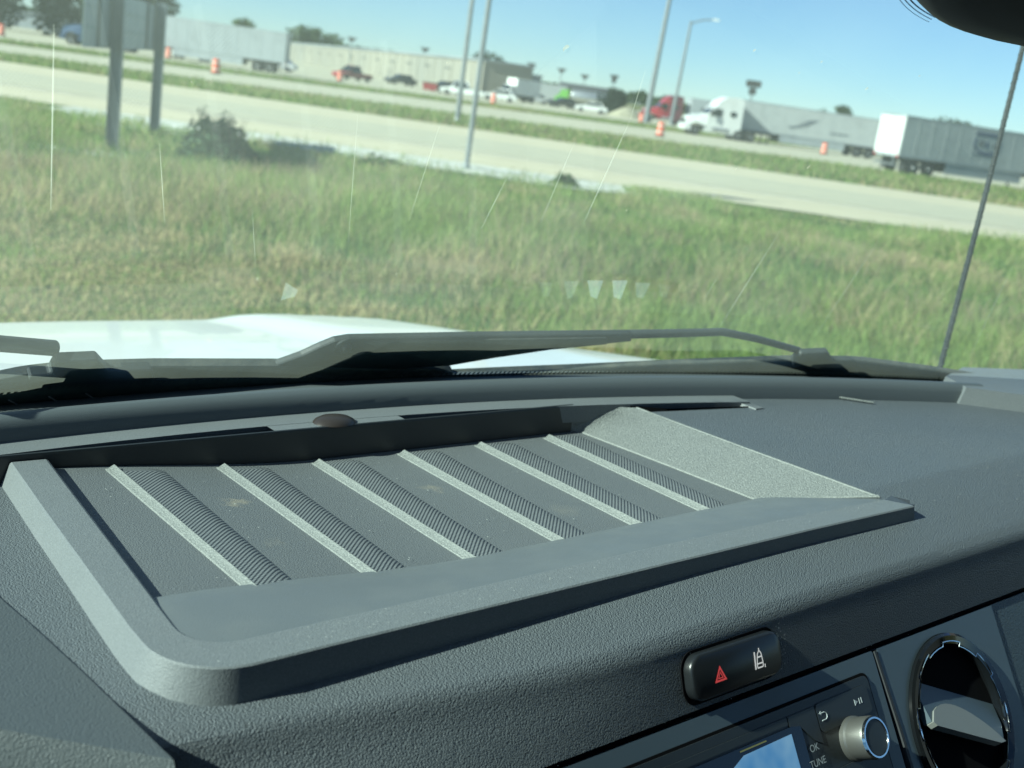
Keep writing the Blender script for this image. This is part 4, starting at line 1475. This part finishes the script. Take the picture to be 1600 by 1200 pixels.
def trailer(u, d, heading, label, mat, L=16.0, H=3.95, logo=None, group='semi trailers in the lot'):
    """local x runs from the rear doors (0) to the nose (L)"""
    t = empty('semi_trailer', site(u, d, 0.034), SITE_RZ + rad(heading))
    tag(t, label, 'trailer', group)
    W = 1.30
    MB().box(0, L, -W, W, 1.22, H).link('box_body', mat, t)
    MB().box(0.01, L-0.01, -W-0.012, W+0.012, 1.10, 1.26).link('lower_rail', M['trailer_grey'], t)
    MB().box(0.0, L, -W-0.012, W+0.012, H-0.10, H+0.012).link('upper_rail', M['trailer_grey'], t)
    pm = None
    for k in range(1, 13):
        for y in (-W, W):
            if pm is None:
                po = MB().box(-0.03, 0.03, -0.012, 0.012, 1.26, H-0.10).link('side_post', mat, t)
                pm = po.data
            else:
                po = bpy.data.objects.new('side_post', pm)
                C.objects.link(po)
                po.parent = t
            po.location = (L*k/13, y, 0)
    for s in (-1, 1):
        mb = MB()
        mb.box(-0.035, 0.0, min(s*0.02, s*(W-0.06)), max(s*0.02, s*(W-0.06)), 1.30, H-0.14)
        dr = mb.link('rear_door', M['truck_white'], t)
        mb = MB()
        for yy in (0.35, 0.95):
            mb.tube([(-0.06, s*yy, 1.32), (-0.06, s*yy, H-0.2)], 0.022, 6)
        mb.link('lock_bar', M['steel'], dr)
        MB().box(-0.03, 0.02, min(s*(W-0.22), s*(W-0.05)), max(s*(W-0.22), s*(W-0.05)), 1.08, 1.20).link('tail_light', M['tail'], t)
    mb = MB()
    mb.box(0.0, 0.10, -1.1, 1.1, 0.52, 0.62); mb.box(0.03, 0.09, -0.8, -0.72, 0.6, 1.15); mb.box(0.03, 0.09, 0.72, 0.8, 0.6, 1.15)
    mb.link('rear_bumper', M['steel'], t)
    MB().box(0.6, L-0.8, -0.5, 0.5, 0.85, 1.12).link('underframe', M['frame'], t)
    for s in (-1, 1):
        MB().box(4.2, 11.2, s*(W-0.05)-0.02, s*(W-0.05)+0.02, 0.38, 1.10).link('side_skirt', M['trailer_grey'], t)
        mb = MB()
        mb.tube([(12.3, s*0.9, 0.12), (12.3, s*0.9, 1.12)], 0.07, 6); mb.box(12.1, 12.5, s*0.9-0.12, s*0.9+0.12, 0.03, 0.10)
        mb.link('landing_leg', M['frame'], t)
        for x in (1.5, 2.8):
            wheel(t, x, s*1.13)
        MB().box(0.72, 0.76, s*0.95-0.28, s*0.95+0.28, 0.25, 1.05).link('mud_flap', M['tyre'], t)
    for poly, y, m_ in (logo or []):
        MB().prism(poly, XZ(0), y, y + (0.012 if y > 0 else -0.012)).link('logo', m_, t)
    return t

def tapered(poly, wf):
    """side-view polygon given a half width that varies with x"""
    n_ = len(poly)
    mb = MB()
    vs = [(x, -wf(x, z), z) for x, z in poly] + [(x, wf(x, z), z) for x, z in poly]
    mb.add(vs, [tuple(range(n_-1, -1, -1)), tuple(range(n_, 2*n_))] + [(i, (i+1) % n_, n_+(i+1) % n_, n_+i) for i in range(n_)])
    return mb

def tractor(u, d, heading, label, mat, sleeper_mat=None, group='truck tractors'):
    """local x from the rear of the frame (0) to the bumper (7.4)"""
    t = empty('semi_truck', site(u, d, 0.034), SITE_RZ + rad(heading))
    tag(t, label, 'truck', group)
    sm = sleeper_mat or mat
    wf = lambda x, z: 1.22 - 0.05*max(0, z-2.6)
    wh = lambda x, z: 1.22 - 0.30*max(0, x-5.3)/2.1 - 0.10*max(0, z-1.2)
    tapered([(1.9, 0.95), (1.9, 3.80), (2.6, 3.98), (3.5, 3.92), (3.75, 3.80), (3.75, 0.75), (2.4, 0.75)], wf).link('sleeper', sm, t)
    tapered([(3.752, 0.75), (3.752, 3.80), (4.3, 3.45), (4.75, 2.85), (4.9, 2.75), (5.35, 2.05), (5.35, 0.75)], wf).link('cab', mat, t)
    tapered([(5.353, 1.05), (5.353, 2.06), (6.3, 1.92), (7.05, 1.68), (7.30, 1.35), (7.36, 0.95), (6.85, 0.95), (6.75, 1.12), (6.45, 1.22), (6.1, 1.18), (5.8, 1.05)], wh).link('bonnet', mat, t)
    tapered([(6.85, 0.45), (6.9, 0.93), (7.36, 0.93), (7.48, 0.75), (7.42, 0.42)], lambda x, z: 1.18).link('bumper', sm if sleeper_mat is None else mat, t)
    # glazing
    mb = MB()
    mb.add([(4.77, -1.02, 2.84), (4.77, 1.02, 2.84), (5.30, 1.06, 2.13), (5.30, -1.06, 2.13)], [(0, 1, 2, 3)])
    mb.v = [(x+0.035, y, z+0.025) for x, y, z in mb.v]
    mb.link('windscreen', M['car_glass'], t)
    for s in (-1, 1):
        yw = 1.225*s
        mb = MB()
        mb.prism([(4.0, 2.0), (4.0, 2.72), (4.68, 2.72), (5.15, 2.05)], XZ(0), yw, yw + s*0.012)
        mb.link('side_window', M['car_glass'], t)
        mb = MB()
        mb.prism(rounded(2.55, 3.15, 2.15, 2.62, 0.06), XZ(0), yw, yw + s*0.012)
        mb.link('sleeper_window', M['car_glass'], t)
        mb = MB()
        mb.box(5.05, 5.20, s*1.52-0.10, s*1.52+0.10, 2.0, 2.65)
        mb.tube([(5.0, s*1.2, 2.3), (5.12, s*1.5, 2.3)], 0.025, 6)
        mb.link('mirror', M['frame'], t)
        mb = MB()
        mb.add([(7.06, s*0.62, 1.62), (7.06, s*0.88, 1.60), (7.33, s*0.84, 1.22), (7.33, s*0.62, 1.22)], [(0, 1, 2, 3)])
        mb.v = [(x+0.05, y, z+0.03) for x, y, z in mb.v]
        mb.link('headlight', M['lamp'], t)
        mb = MB()
        mb.tube([(3.1, s*0.98, 0.78), (4.75, s*0.98, 0.78)], 0.31, 14)
        mb.link('fuel_tank', M['rimm'], t, smooth=True)
        mb = MB()
        mb.prism([(2.0, 0.45), (5.6, 0.45), (5.6, 0.80), (2.0, 0.80)], XZ(0), s*1.16, s*1.20)
        mb.link('side_fairing', sm, t)
        for x in (0.75, 2.05):
            wheel(t, x, s*1.0, 0.50, 0.5)
        wheel(t, 6.35, s*1.02)
    mb = MB()
    mb.box(7.30, 7.40, -0.55, 0.55, 0.98, 1.45)
    mb.link('grille', M['frame'], t)
    mb = MB()
    mb.box(0.0, 6.8, -0.45, 0.45, 0.62, 0.95)
    mb.box(0.6, 1.7, -0.5, 0.5, 0.95, 1.12)
    mb.link('chassis', M['frame'], t)
    return t

NEAR = 1.312
oval = lambda cx, cz, rx, rz, n_=20: [(cx+rx*math.cos(2*math.pi*k/n_), cz+rz*math.sin(2*math.pi*k/n_)) for k in range(n_)]
def ringstrip(cx, cz, rx, rz, w, a0, a1):
    out = [(cx+rx*math.cos(rad(a0+(a1-a0)*k/14)), cz+rz*math.sin(rad(a0+(a1-a0)*k/14))) for k in range(15)]
    inn = [(cx+(rx-w)*math.cos(rad(a0+(a1-a0)*k/14)), cz+(rz-w)*math.sin(rad(a0+(a1-a0)*k/14))) for k in range(14, -1, -1)]
    return out + inn
# big trailer at the right: local +y side faces away; heading turns it away to the right
lg = [(ringstrip(7.4, 2.75, 1.25, 0.72, 0.16, 150, 395), -NEAR, M['logo_blue']), ([(6.2, 3.25), (6.2, 3.50), (8.5, 3.50), (8.5, 3.25)], -NEAR, M['logo_blue']),
      (oval(6.9, 2.75, 0.30, 0.28), -NEAR, M['logo_grey']), ([(7.3, 2.5), (7.3, 2.95), (7.5, 2.95), (7.5, 2.5)], -NEAR, M['logo_blue']), ([(7.9, 2.5), (7.9, 2.95), (8.1, 2.95), (8.1, 2.5)], -NEAR, M['logo_grey']),
      ([(6.3, 1.95), (6.3, 2.03), (8.3, 2.03), (8.3, 1.95)], -NEAR, M['logo_blue'])]
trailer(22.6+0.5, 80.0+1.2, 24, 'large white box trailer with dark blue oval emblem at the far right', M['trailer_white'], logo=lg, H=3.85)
# white truck and trailer heading left in the middle right
tr2 = [([(9.5, 2.3), (8.4, 2.9), (7.4, 3.0), (8.0, 2.6), (8.6, 2.2)], NEAR, M['logo_grey']), ([(10.6, 2.05), (9.2, 2.30), (9.0, 2.12), (10.2, 1.85)], NEAR, M['logo_grey']), ([(6.0, 2.0), (4.0, 2.05), (4.0, 1.9), (6.0, 1.85)], NEAR, M['logo_grey'])]
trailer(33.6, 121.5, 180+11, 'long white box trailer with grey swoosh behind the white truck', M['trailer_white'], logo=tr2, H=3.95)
tractor(13.0+7.0, 115.2+1.2, 180+11, 'white sleeper truck heading left in front of the long trailer', M['truck_white'])
trailer(12.5+22.3, 166+2.5, 180+8, 'pale grey box trailer half hidden behind the white truck', M['trailer_grey'], H=3.95)
tractor(12.3+7.4, 165.5+0.6, 180+8, 'red sleeper truck with maroon sleeper right of the light pole', M['truck_red'], M['truck_maroon'])
trailer(-27.4, 121, 180+3, 'pale grey blue box trailer right of the highway sign', M['trailer_grey'], H=4.05)
tractor(-49.6+7.4, 119.6, 180+3, 'dark blue sleeper truck left of the highway sign', M['truck_blue'])

def car(u, d, heading, label, mat, kind='car', L=4.6, H=1.5, cat='car'):
    t = empty('parked_car' if kind == 'car' else 'pickup_truck', site(u, d, 0.034), SITE_RZ + rad(heading))
    tag(t, label, cat, 'vehicles parked in the lot')
    wf = lambda x, z: 0.90
    wc = lambda x, z: 0.88 - 0.22*max(0, z-0.9)/0.6
    tapered([(0.0, 0.35), (0.02, 0.85), (0.4, 0.95), (L-1.2, 0.95), (L-0.15, 0.80), (L, 0.6), (L-0.05, 0.32)], wf).link('body', mat, t)
    if kind == 'car':
        roof = [(0.5, 0.953), (1.0, H), (2.5, H+0.02), (L-1.3, 0.953)]
    else:
        roof = [(1.9, 0.953), (2.05, H+0.2), (3.2, H+0.2), (L-1.2, 0.953)]
    tapered(roof, wc).link('cabin', mat, t)
    z0, z1 = 1.0, (H if kind == 'car' else H+0.2)-0.08
    xa, xb = (0.95, 2.7) if kind == 'car' else (2.1, 3.4)
    for s in (-1, 1):
        mb = MB()
        mb.add([(xa-0.2, s*0.885, z0), (xb+0.45, s*0.885, z0), (xb-0.1, s*(0.90-0.22*(z1-0.9)/0.6), z1), (xa+0.1, s*(0.90-0.22*(z1-0.9)/0.6), z1)], [(0, 1, 2, 3)])
        mb.link('side_window', M['car_glass'], t)
        for x in (0.85, L-0.9):
            wheel(t, x, s*0.80, 0.33, 0.22)
    a, b = roof[-2], roof[-1]
    mb = MB()
    mb.add([(a[0]+0.06, -0.62, a[1]-0.06), (a[0]+0.06, 0.62, a[1]-0.06), (b[0]+0.0, 0.78, b[1]+0.06), (b[0]+0.0, -0.78, b[1]+0.06)], [(0, 1, 2, 3)])
    mb.v = [(x+0.03, y, z+0.02) for x, y, z in mb.v]
    mb.link('windscreen', M['car_glass'], t)
    return t
cw, cg, cr_, cb = M['truck_white'], paint('car_silver', (0.42, 0.43, 0.44)), paint('car_red', (0.26, 0.03, 0.035)), paint('car_black', (0.025, 0.027, 0.03))
car(-36.6, 126.5, 175, 'white car under the grey trailer beside the left orange barrel', cw)
car(-31.0, 142.0, 178, 'silver car behind the tail of the grey blue trailer', cg)
car(-23.6, 150.0, 235, 'red pickup behind the middle orange barrel', cr_, 'pickup', 5.4, 1.6, 'pickup truck')
dp = empty('dumpster', site(-15.6, 150, 0.034))
dp.rotation_euler = (0, 0, SITE_RZ)
tag(dp, 'small red dumpster in front of the long warehouse', 'dumpster')
tapered([(-0.8, 0.15), (-0.95, 1.05), (0.95, 1.05), (0.8, 0.15)], lambda x, z: 0.6).link('bin', cr_, dp)
tapered([(-1.0, 1.053), (-1.0, 1.13), (1.0, 1.13), (1.0, 1.053)], lambda x, z: 0.66).link('lid', cb, dp)
car(-12.5, 156.0, 225, 'dark car right of the small red dumpster', cb)
car(-10.6, 168.0, 200, 'silver pickup against the tan wall left of the thin light poles', cg, 'pickup', 5.4, 1.6, 'pickup truck')
car(3.6, 178.0, 205, 'dark car left of the tanker', cb)
car(-0.6, 186.0, 190, 'silver car behind the small white box truck', cg)
car(-20.2, 172.0, 215, 'dark car in front of the tan warehouse wall', cb)
car(-8.6, 147.0, 178, 'white pickup left of the thin light poles', cw, 'pickup', 5.4, 1.6, 'pickup truck')
car(-4.6, 152.0, 180, 'white car just right of the thin light poles', cw)
car(7.8, 168.0, 180, 'white sedan in front of the tanker', cw)
car(12.3, 205.0, 180, 'silver car beside the dark bush', cg)

# white box truck seen nearly head on, and a tanker with a green cab
def box_truck(u, d, heading, label):
    t = empty('box_truck', site(u, d, 0.034), SITE_RZ + rad(heading))
    tag(t, label, 'truck', 'truck tractors')
    MB().box(0, 4.6, -1.15, 1.15, 0.95, 3.25).link('box_body', M['truck_white'], t)
    tapered([(4.65, 0.5), (4.65, 2.25), (5.3, 2.25), (5.75, 1.45), (6.5, 1.25), (6.6, 0.5)], lambda x, z: 1.0).link('cab', M['truck_white'], t)
    mb = MB()
    mb.add([(5.36, -0.85, 2.2), (5.36, 0.85, 2.2), (5.77, 0.9, 1.5), (5.77, -0.9, 1.5)], [(0, 1, 2, 3)])
    mb.v = [(x+0.03, y, z+0.02) for x, y, z in mb.v]
    mb.link('windscreen', M['car_glass'], t)
    MB().box(6.58, 6.66, -0.7, 0.7, 0.65, 1.1).link('grille', M['frame'], t)
    for s in (-1, 1):
        MB().box(6.57, 6.67, s*0.85-0.12, s*0.85+0.12, 0.8, 1.05).link('headlight', M['lamp'], t)
        for x in (1.3, 5.6):
            wheel(t, x, s*0.95, 0.42, 0.25)
    MB().box(0.2, 5.9, -0.4, 0.4, 0.5, 0.94).link('chassis', M['frame'], t)
    return t
box_truck(-2.8, 176, 222, 'small white box truck right of the thin light poles')
box_truck(1.6, 196, 200, 'white box truck half hidden left of the tanker')
def tanker(u, d, heading, label):
    t = empty('tanker_truck', site(u, d, 0.034), SITE_RZ + rad(heading))
    tag(t, label, 'truck', 'truck tractors')
    mb = MB()
    mb.lathe([(0.2, 0.0), (0.95, 0.15), (1.08, 0.45), (1.08, 6.6), (0.95, 6.9), (0.2, 7.05)], lambda a, b, tt: (tt, a, 1.95+b*0.95), 24)
    mb.link('tank', M['rimm'], t, smooth=True)
    gm = paint('cab_green', (0.14, 0.40, 0.06))
    tapered([(7.3, 0.5), (7.3, 2.75), (8.4, 2.75), (8.9, 1.8), (9.4, 1.55), (9.5, 0.5)], lambda x, z: 1.15).link('cab', gm, t)
    mb = MB()
    mb.add([(8.45, -0.95, 2.68), (8.45, 0.95, 2.68), (8.88, 1.0, 1.88), (8.88, -1.0, 1.88)], [(0, 1, 2, 3)])
    mb.v = [(x+0.03, y, z+0.02) for x, y, z in mb.v]
    mb.link('windscreen', M['car_glass'], t)
    for s in (-1, 1):
        for x in (1.0, 2.2, 8.7):
            wheel(t, x, s*1.0)
    MB().box(0.3, 9.0, -0.45, 0.45, 0.6, 1.0).link('chassis', M['frame'], t)
    return t
tanker(9.6, 187, 180, 'silver tanker truck with bright green cab')

# orange traffic barrels
def barrel(u, d, label):
    t = empty('traffic_barrel', site(u, d, 0.034))
    tag(t, label, 'traffic barrel', 'orange traffic barrels along the ramp')
    fr_ = lambda a, b, z: (a, b, z)
    MB().lathe([(0.29, 0.06), (0.29, 0.22), (0.275, 0.24), (0.275, 0.44), (0.262, 0.46), (0.262, 0.66), (0.25, 0.68), (0.25, 0.84), (0.235, 0.86), (0.235, 1.00), (0.20, 1.03), (0.05, 1.04)], fr_, 20).link('drum', M['orange'], t, smooth=True)
    for z0, r in ((0.26, 0.277), (0.48, 0.264), (0.70, 0.252)):
        MB().lathe([(r, z0), (r+0.004, z0+0.005), (r+0.004, z0+0.125), (r, z0+0.13)], fr_, 20, cap=False).link('band', M['white_band'] if z0 != 0.48 else M['orange'], t, smooth=True)
    MB().lathe([(0.42, 0.0), (0.42, 0.05), (0.30, 0.09), (0.05, 0.09)], fr_, 20).link('base', M['tyre'], t, smooth=True)
    return t
for u, d, lb in ((-52.5, 112, 'orange barrel at the left edge beyond the road'), (-38.7, 118.5, 'orange barrel just right of the highway sign posts'),
                 (-24.0, 84.0, 'orange barrel on the grass strip below the grey blue trailer'), (-23.3, 129, 'orange barrel in front of the red pickup'),
                 (-6.3, 127, 'orange barrel right of the thin light poles'), (11.2, 147, 'orange barrel in front of the red truck nose'),
                 (8.3, 88.5, 'orange barrel nearest the tall right light pole'), (25.6, 131-21, 'orange barrel below the long white trailer')):
    barrel(u, d, lb)

# highway sign seen from behind, nearly edge on
sg = empty('highway_sign', site(-7.3, 19.7))
sg.rotation_euler = (0, 0, SITE_RZ + math.atan2(5.1, -1.0))
tag(sg, 'large highway sign seen from behind on two grey steel posts', 'road sign')
SL = math.hypot(1.0, 5.1)
for x in (0.0, SL):
    mb = MB()
    for y in (-0.095, 0.085):
        mb.box(x-0.10, x+0.10, y, y+0.012, -0.2, 2.75)
    mb.box(x-0.008, x+0.008, -0.083, 0.085, -0.2, 2.75)
    mb.link('post', M['steel'], sg)
    mb = MB()
    mb.box(x-1.0, x+1.15, 0.10, 0.118, 1.80, 2.68)
    mb.link('band_plate', M['steel'], sg)  # wide steel plate, a darker band on the sign back at each post
nplk = 3
for k in range(nplk):
    z = 1.78 + 0.305*k
    mb = MB()
    mb.box(-2.1, SL+1.75, 0.142, 0.156, z, z+0.295)
    mb.box(-2.1, SL+1.75, 0.120, 0.142, z, z+0.012)
    mb.link('plank', M['alu'], sg)
MB().box(-2.1, SL+1.75, 0.158, 0.164, 1.80, 1.78+0.305*nplk-0.02).link('sign_face', pmat('sign_green', (0.01, 0.14, 0.07), 0.4), sg)

def pole(u, d, r0, r1, h, label, arm=None, name='light_pole', cat='light pole', lean=0.0):
    t = empty(name, site(u, d, 0.03))
    t.rotation_euler = (0, 0, SITE_RZ)
    tag(t, label, cat)
    MB().tube([(0, 0, -0.1), (lean*0.5, 0, h/2), (lean, 0, h)], [r0, (r0+r1)/2, r1], 14).link('shaft', M['steel'], t, smooth=True)
    MB().lathe([(r0*1.9, 0.0), (r0*1.9, 0.04), (r0*1.2, 0.10), (r0*1.0, 0.18)], lambda a, b, z: (a, b, z), 14).link('base_plate', M['steel'], t)
    if arm:
        mb = MB()
        mb.tube([(lean, 0, h-0.3), (lean+arm*0.5, 0, h+0.35), (lean+arm, 0, h+0.55)], r1*0.6, 8)
        mb.link('arm', M['steel'], t, smooth=True)
        mb = MB()
        mb.prism(rounded(lean+arm-0.2, lean+arm+0.7, -0.18, 0.18, 0.1), lambda a, b, z: (a, b, z), h+0.46, h+0.66)
        mb.link('lamp_head', M['lamp'], t)
    return t
pa = pole(-1.82, 27.9, 0.065, 0.060, 6.0, 'grey steel pole standing at the gravel edge of the near road', lean=0.05)
MB().box(-0.35, 0.45, -0.2, 0.2, 4.5, 5.1).link('streak_shadow_box', M['steel'], pa)  # unseen box added up the pole to cast the streak on the road
pole(-4.6, 59.0, 0.13, 0.10, 12.0, 'taller pale light pole on the median just behind the grey pole', arm=2.2)
pole(12.0, 150, 0.34, 0.22, 26.0, 'tall light pole left of the red truck', lean=0.8)
pole(16.2, 160, 0.24, 0.16, 13.6, 'light pole with a side arm above the white truck', arm=3.0, lean=0.4)

def mast(u, d, h, label, w=2.0, hh=0.9):
    t = empty('mast_light', site(u, d, 0.0))
    t.rotation_euler = (0, 0, SITE_RZ)
    tag(t, label, 'light pole', 'small lot lights along the skyline')
    MB().tube([(0, 0, -0.1), (0, 0, h)], [0.14, 0.10], 8).link('shaft', M['steel'], t)
    mb = MB()
    mb.prism(rounded(-w/2, w/2, -0.35, 0.35, 0.2), lambda a, b, z: (a, b, z), h-hh*0.35, h)
    mb.box(-w*0.28, w*0.28, -0.3, 0.3, h-hh, h-hh*0.35)
    mb.link('lamp_head', M['frame'], t)
for u, d, h, lb in ((-45.2, 260, 7.5, 'leftmost lot light above the warehouse roof'), (-29.3, 262, 7.6, 'lot light above the middle of the warehouse roof'), (-5.8, 263, 7.6, 'lot light right of the thin poles'), (1.0, 264, 7.4, 'second lot light right of the thin poles'), (6.3, 266, 6.8, 'lot light above the tanker')):
    mast(u, d, h, lb)
mast(11.1, 230, 6.9, 'lot light with a dark square head left of the red truck', 1.6, 1.4)
def roadside_sign(u, d, h, label):
    t = empty('pole_sign', site(u, d))
    t.rotation_euler = (0, 0, SITE_RZ)
    tag(t, label, 'sign')
    MB().tube([(0, 0, -0.1), (0, 0, h-1.0)], 0.16, 8).link('shaft', M['steel'], t)
    MB().prism(rounded(-1.25, 1.25, h-1.1, h, 0.25), XZ(0), -0.25, 0.25).link('upper_panel', M['frame'], t)
    MB().prism(rounded(-0.6, 0.6, h-2.3, h-1.2, 0.1), XZ(0), -0.2, 0.2).link('lower_panel', M['frame'], t)
roadside_sign(32.8, 200, 8.6, 'dark two part sign on a tall pole above the white truck')

# buildings
M['tan_wall'] = pmat('tan_metal_wall', (0.24, 0.225, 0.185), 0.7, var=(0.05, (0.20, 0.195, 0.17), 0.4, 0.65))
M['grey_wall'] = pmat('grey_metal_wall', (0.24, 0.27, 0.29), 0.6, var=(0.1, (0.20, 0.22, 0.24), 0.4, 0.65))
M['roof_dark'] = pmat('dark_roof', (0.06, 0.065, 0.08), 0.7)
def warehouse(p0, p1, depth, h, label, wall, doors, name='warehouse'):
    a = Vector((p0[0], p0[1])); b = Vector((p1[0], p1[1]))
    L = (b-a).length
    t = empty(name, site(p0[0], p0[1]))
    t.rotation_euler = (0, 0, SITE_RZ + math.atan2(b.y-a.y, b.x-a.x))
    tag(t, label, 'building')
    MB().box(0, L, 0, depth, -0.1, h).link('wall', wall, t)
    MB().box(-0.3, L+0.3, -0.3, depth+0.3, h, h+0.35).link('roof_edge', M['grey_wall'], t)
    k = int(L/6)
    mb = MB()
    for i in range(k+1):
        mb.box(i*L/k-0.12, i*L/k+0.12, -0.10, 0.0, 0, h)
    mb.link('wall_rib', wall, t)
    for x in doors:
        o = MB().box(x, x+3.2, -0.08, 0.0, 0.2, min(3.6, h-0.8)).link('dock_door', wall, t)
        MB().box(x-0.2, x+3.4, -0.12, -0.081, min(3.6, h-0.8), min(3.6, h-0.8)+0.25).link('door_hood', M['frame'], o)
    return t
warehouse((-92, 400), (-12.5, 205), 9, 5.6, 'long low tan warehouse behind the parked vehicles', M['tan_wall'], [20+14*i for i in range(13)])
warehouse((-13.2, 232), (-3.0, 236), 20, 4.6, 'grey building right of the thin light poles', M['grey_wall'], [2.0])
warehouse((-110, 205), (-88, 210), 20, 2.6, 'low pale shed at the far left', M['trailer_grey'], [4.0, 10.0], 'shed')
# fuel canopy
fc = empty('fuel_canopy', site(2.0, 240))
fc.rotation_euler = (0, 0, SITE_RZ)
tag(fc, 'dark flat fuel canopy behind the tanker', 'canopy')
MB().box(-1.0, 11.5, -4, 4, 3.4, 4.3).link('canopy_roof', M['roof_dark'], fc)
for x in (0.5, 10):
    for y in (-3, 3):
        MB().box(x-0.2, x+0.2, y-0.2, y+0.2, -0.1, 3.4).link('column', M['steel'], fc)
# gravel heap
mb = MB()
rows = []
for i in range(9):
    r = 1-i/8
    rows.append([(3.6*r*math.cos(2*math.pi*k/20)*(1+0.12*math.sin(k*2.3)), 2.4*r*math.sin(2*math.pi*k/20), 1.7*(1-r)**0.8*(1+0.08*math.sin(k*1.7+i)) - 0.05) for k in range(21)])
mb.grid(rows)
hp = mb.link('gravel_heap', pmat('heap_gravel', (0.33, 0.31, 0.22), 0.95, bump=('noise', 3, 0.8, 0.2)), smooth=True)
hp.location = site(11.0, 172)
tag(hp, 'pale gravel heap left of the red truck', 'heap')

# trees and far woods
for a in ((-73, 155, 11, 7.5, 'tall dark tree at the far left edge'), (-66, 160, 12, 7.5, 'dark tree second from the left edge'), (-61, 158, 11, 7, 'dark tree behind the blue truck nose'), (-60, 172, 9.5, 6, 'dark tree above the blue truck')):
    tree(*a, tone=(0.030, 0.052, 0.026), nleaf=6000, trunk_frac=0.04)
tree(-79, 300, 9.0, 6, 'round green tree above the grey blue trailer roof', (0.06, 0.10, 0.03), 1200)
tree(-88, 416, 12.0, 9, 'green tree left above the warehouse roof', (0.05, 0.085, 0.03), 1200)
tree(-79, 420, 10.5, 8, 'lower green tree above the warehouse roof', (0.055, 0.09, 0.03), 1200)
tree(-14.0, 262, 8.4, 5.0, 'dark round tree right of the warehouse', (0.03, 0.05, 0.03), 1500)
tree(48.4, 200, 7.0, 2.6, 'small tree above the long white trailer', (0.05, 0.075, 0.03), 700)
tree(46.0, 205, 6.2, 2.2, 'smaller tree beside it above the long white trailer', (0.045, 0.07, 0.03), 700)
tree(52.0, 152, 5.6, 3.6, 'dark tree above the big trailer roof at right', (0.03, 0.05, 0.03), 900)
tree(9.2, 178, 3.4, 3.6, 'dark bushy tree between tanker and red truck', (0.022, 0.038, 0.022), 1800, 0.05)
cs, ts = [], []
for i in range(26000):
    u = random.uniform(-330, 420)
    d = 430 + random.uniform(-15, 15) - 0.08*abs(u)
    top = 5.0 + 2.6*noise.noise(Vector((u*0.05, 2.2, 0))) + 1.6*noise.noise(Vector((u*0.21, 7.2, 0)))
    if -110 < u < -40: top += 2.0
    z = random.uniform(0.2, 1)**0.6*top
    cs.append((u, d, z))
    k = random.uniform(0.7, 1.3)
    ts.append([0.045*k, 0.072*k, 0.030*k])
wd = leaf_mesh('far_woods', cs, 1.0, np.array(ts), M['leaf'])
wd.rotation_euler = (0, 0, SITE_RZ)
tag(wd, 'low green line of woods along the horizon', 'woods', kind='stuff')

# ------------------------------------------------------------------ dust and lint on the dashboard
mb = MB()
def fleck(p, n, r):
    n = Vector(n).normalized()
    a = n.cross(Vector((0.3, 0.8, 0.1))).normalized()
    b = n.cross(a)
    k = random.uniform(0.4, 1.0)
    mb.add([Vector(p)+n*0.0012+a*r, Vector(p)+n*0.0012+b*r*k, Vector(p)+n*0.0012-a*r, Vector(p)+n*0.0012-b*r*k], [(0, 1, 2, 3)])
for i in range(260):
    x, y = random.uniform(0.72, 1.15), random.uniform(0.36, 0.58)
    if y > yl(x)-0.02: continue
    fleck((x, y, ztop(x, y)), (0, 0, 1), random.uniform(0.00025, 0.0006))
for i in range(160):
    x, y = random.uniform(0.2, 0.72), random.uniform(0.385, 0.398)
    fleck((x, y, -0.2412), (0, 0, 1), random.uniform(0.0002, 0.00045))
for i in range(130):
    x, v = random.uniform(0.25, 0.85), random.uniform(0.0, 0.034)
    fleck(Hf(x, v, -0.0006), HN, random.uniform(0.0002, 0.0005))
for i in range(40):
    a = random.gauss(0, 0.004); b = random.gauss(0, 0.007)
    fleck(Hf(0.5185+abs(a), 0.012+b, -0.0004), HN, random.uniform(0.0003, 0.0008))
for i in range(140):
    x = random.uniform(0.23, 0.63)
    fleck((x, random.uniform(0.47, 0.62), flz(x)+0.0002), (0, 0, 1), random.uniform(0.0002, 0.0006))
df_ = P('dust_flecks', mb, pmat('dust_fleck', (0.45, 0.47, 0.44), 0.9), dash)
df_['kind'] = 'stuff'
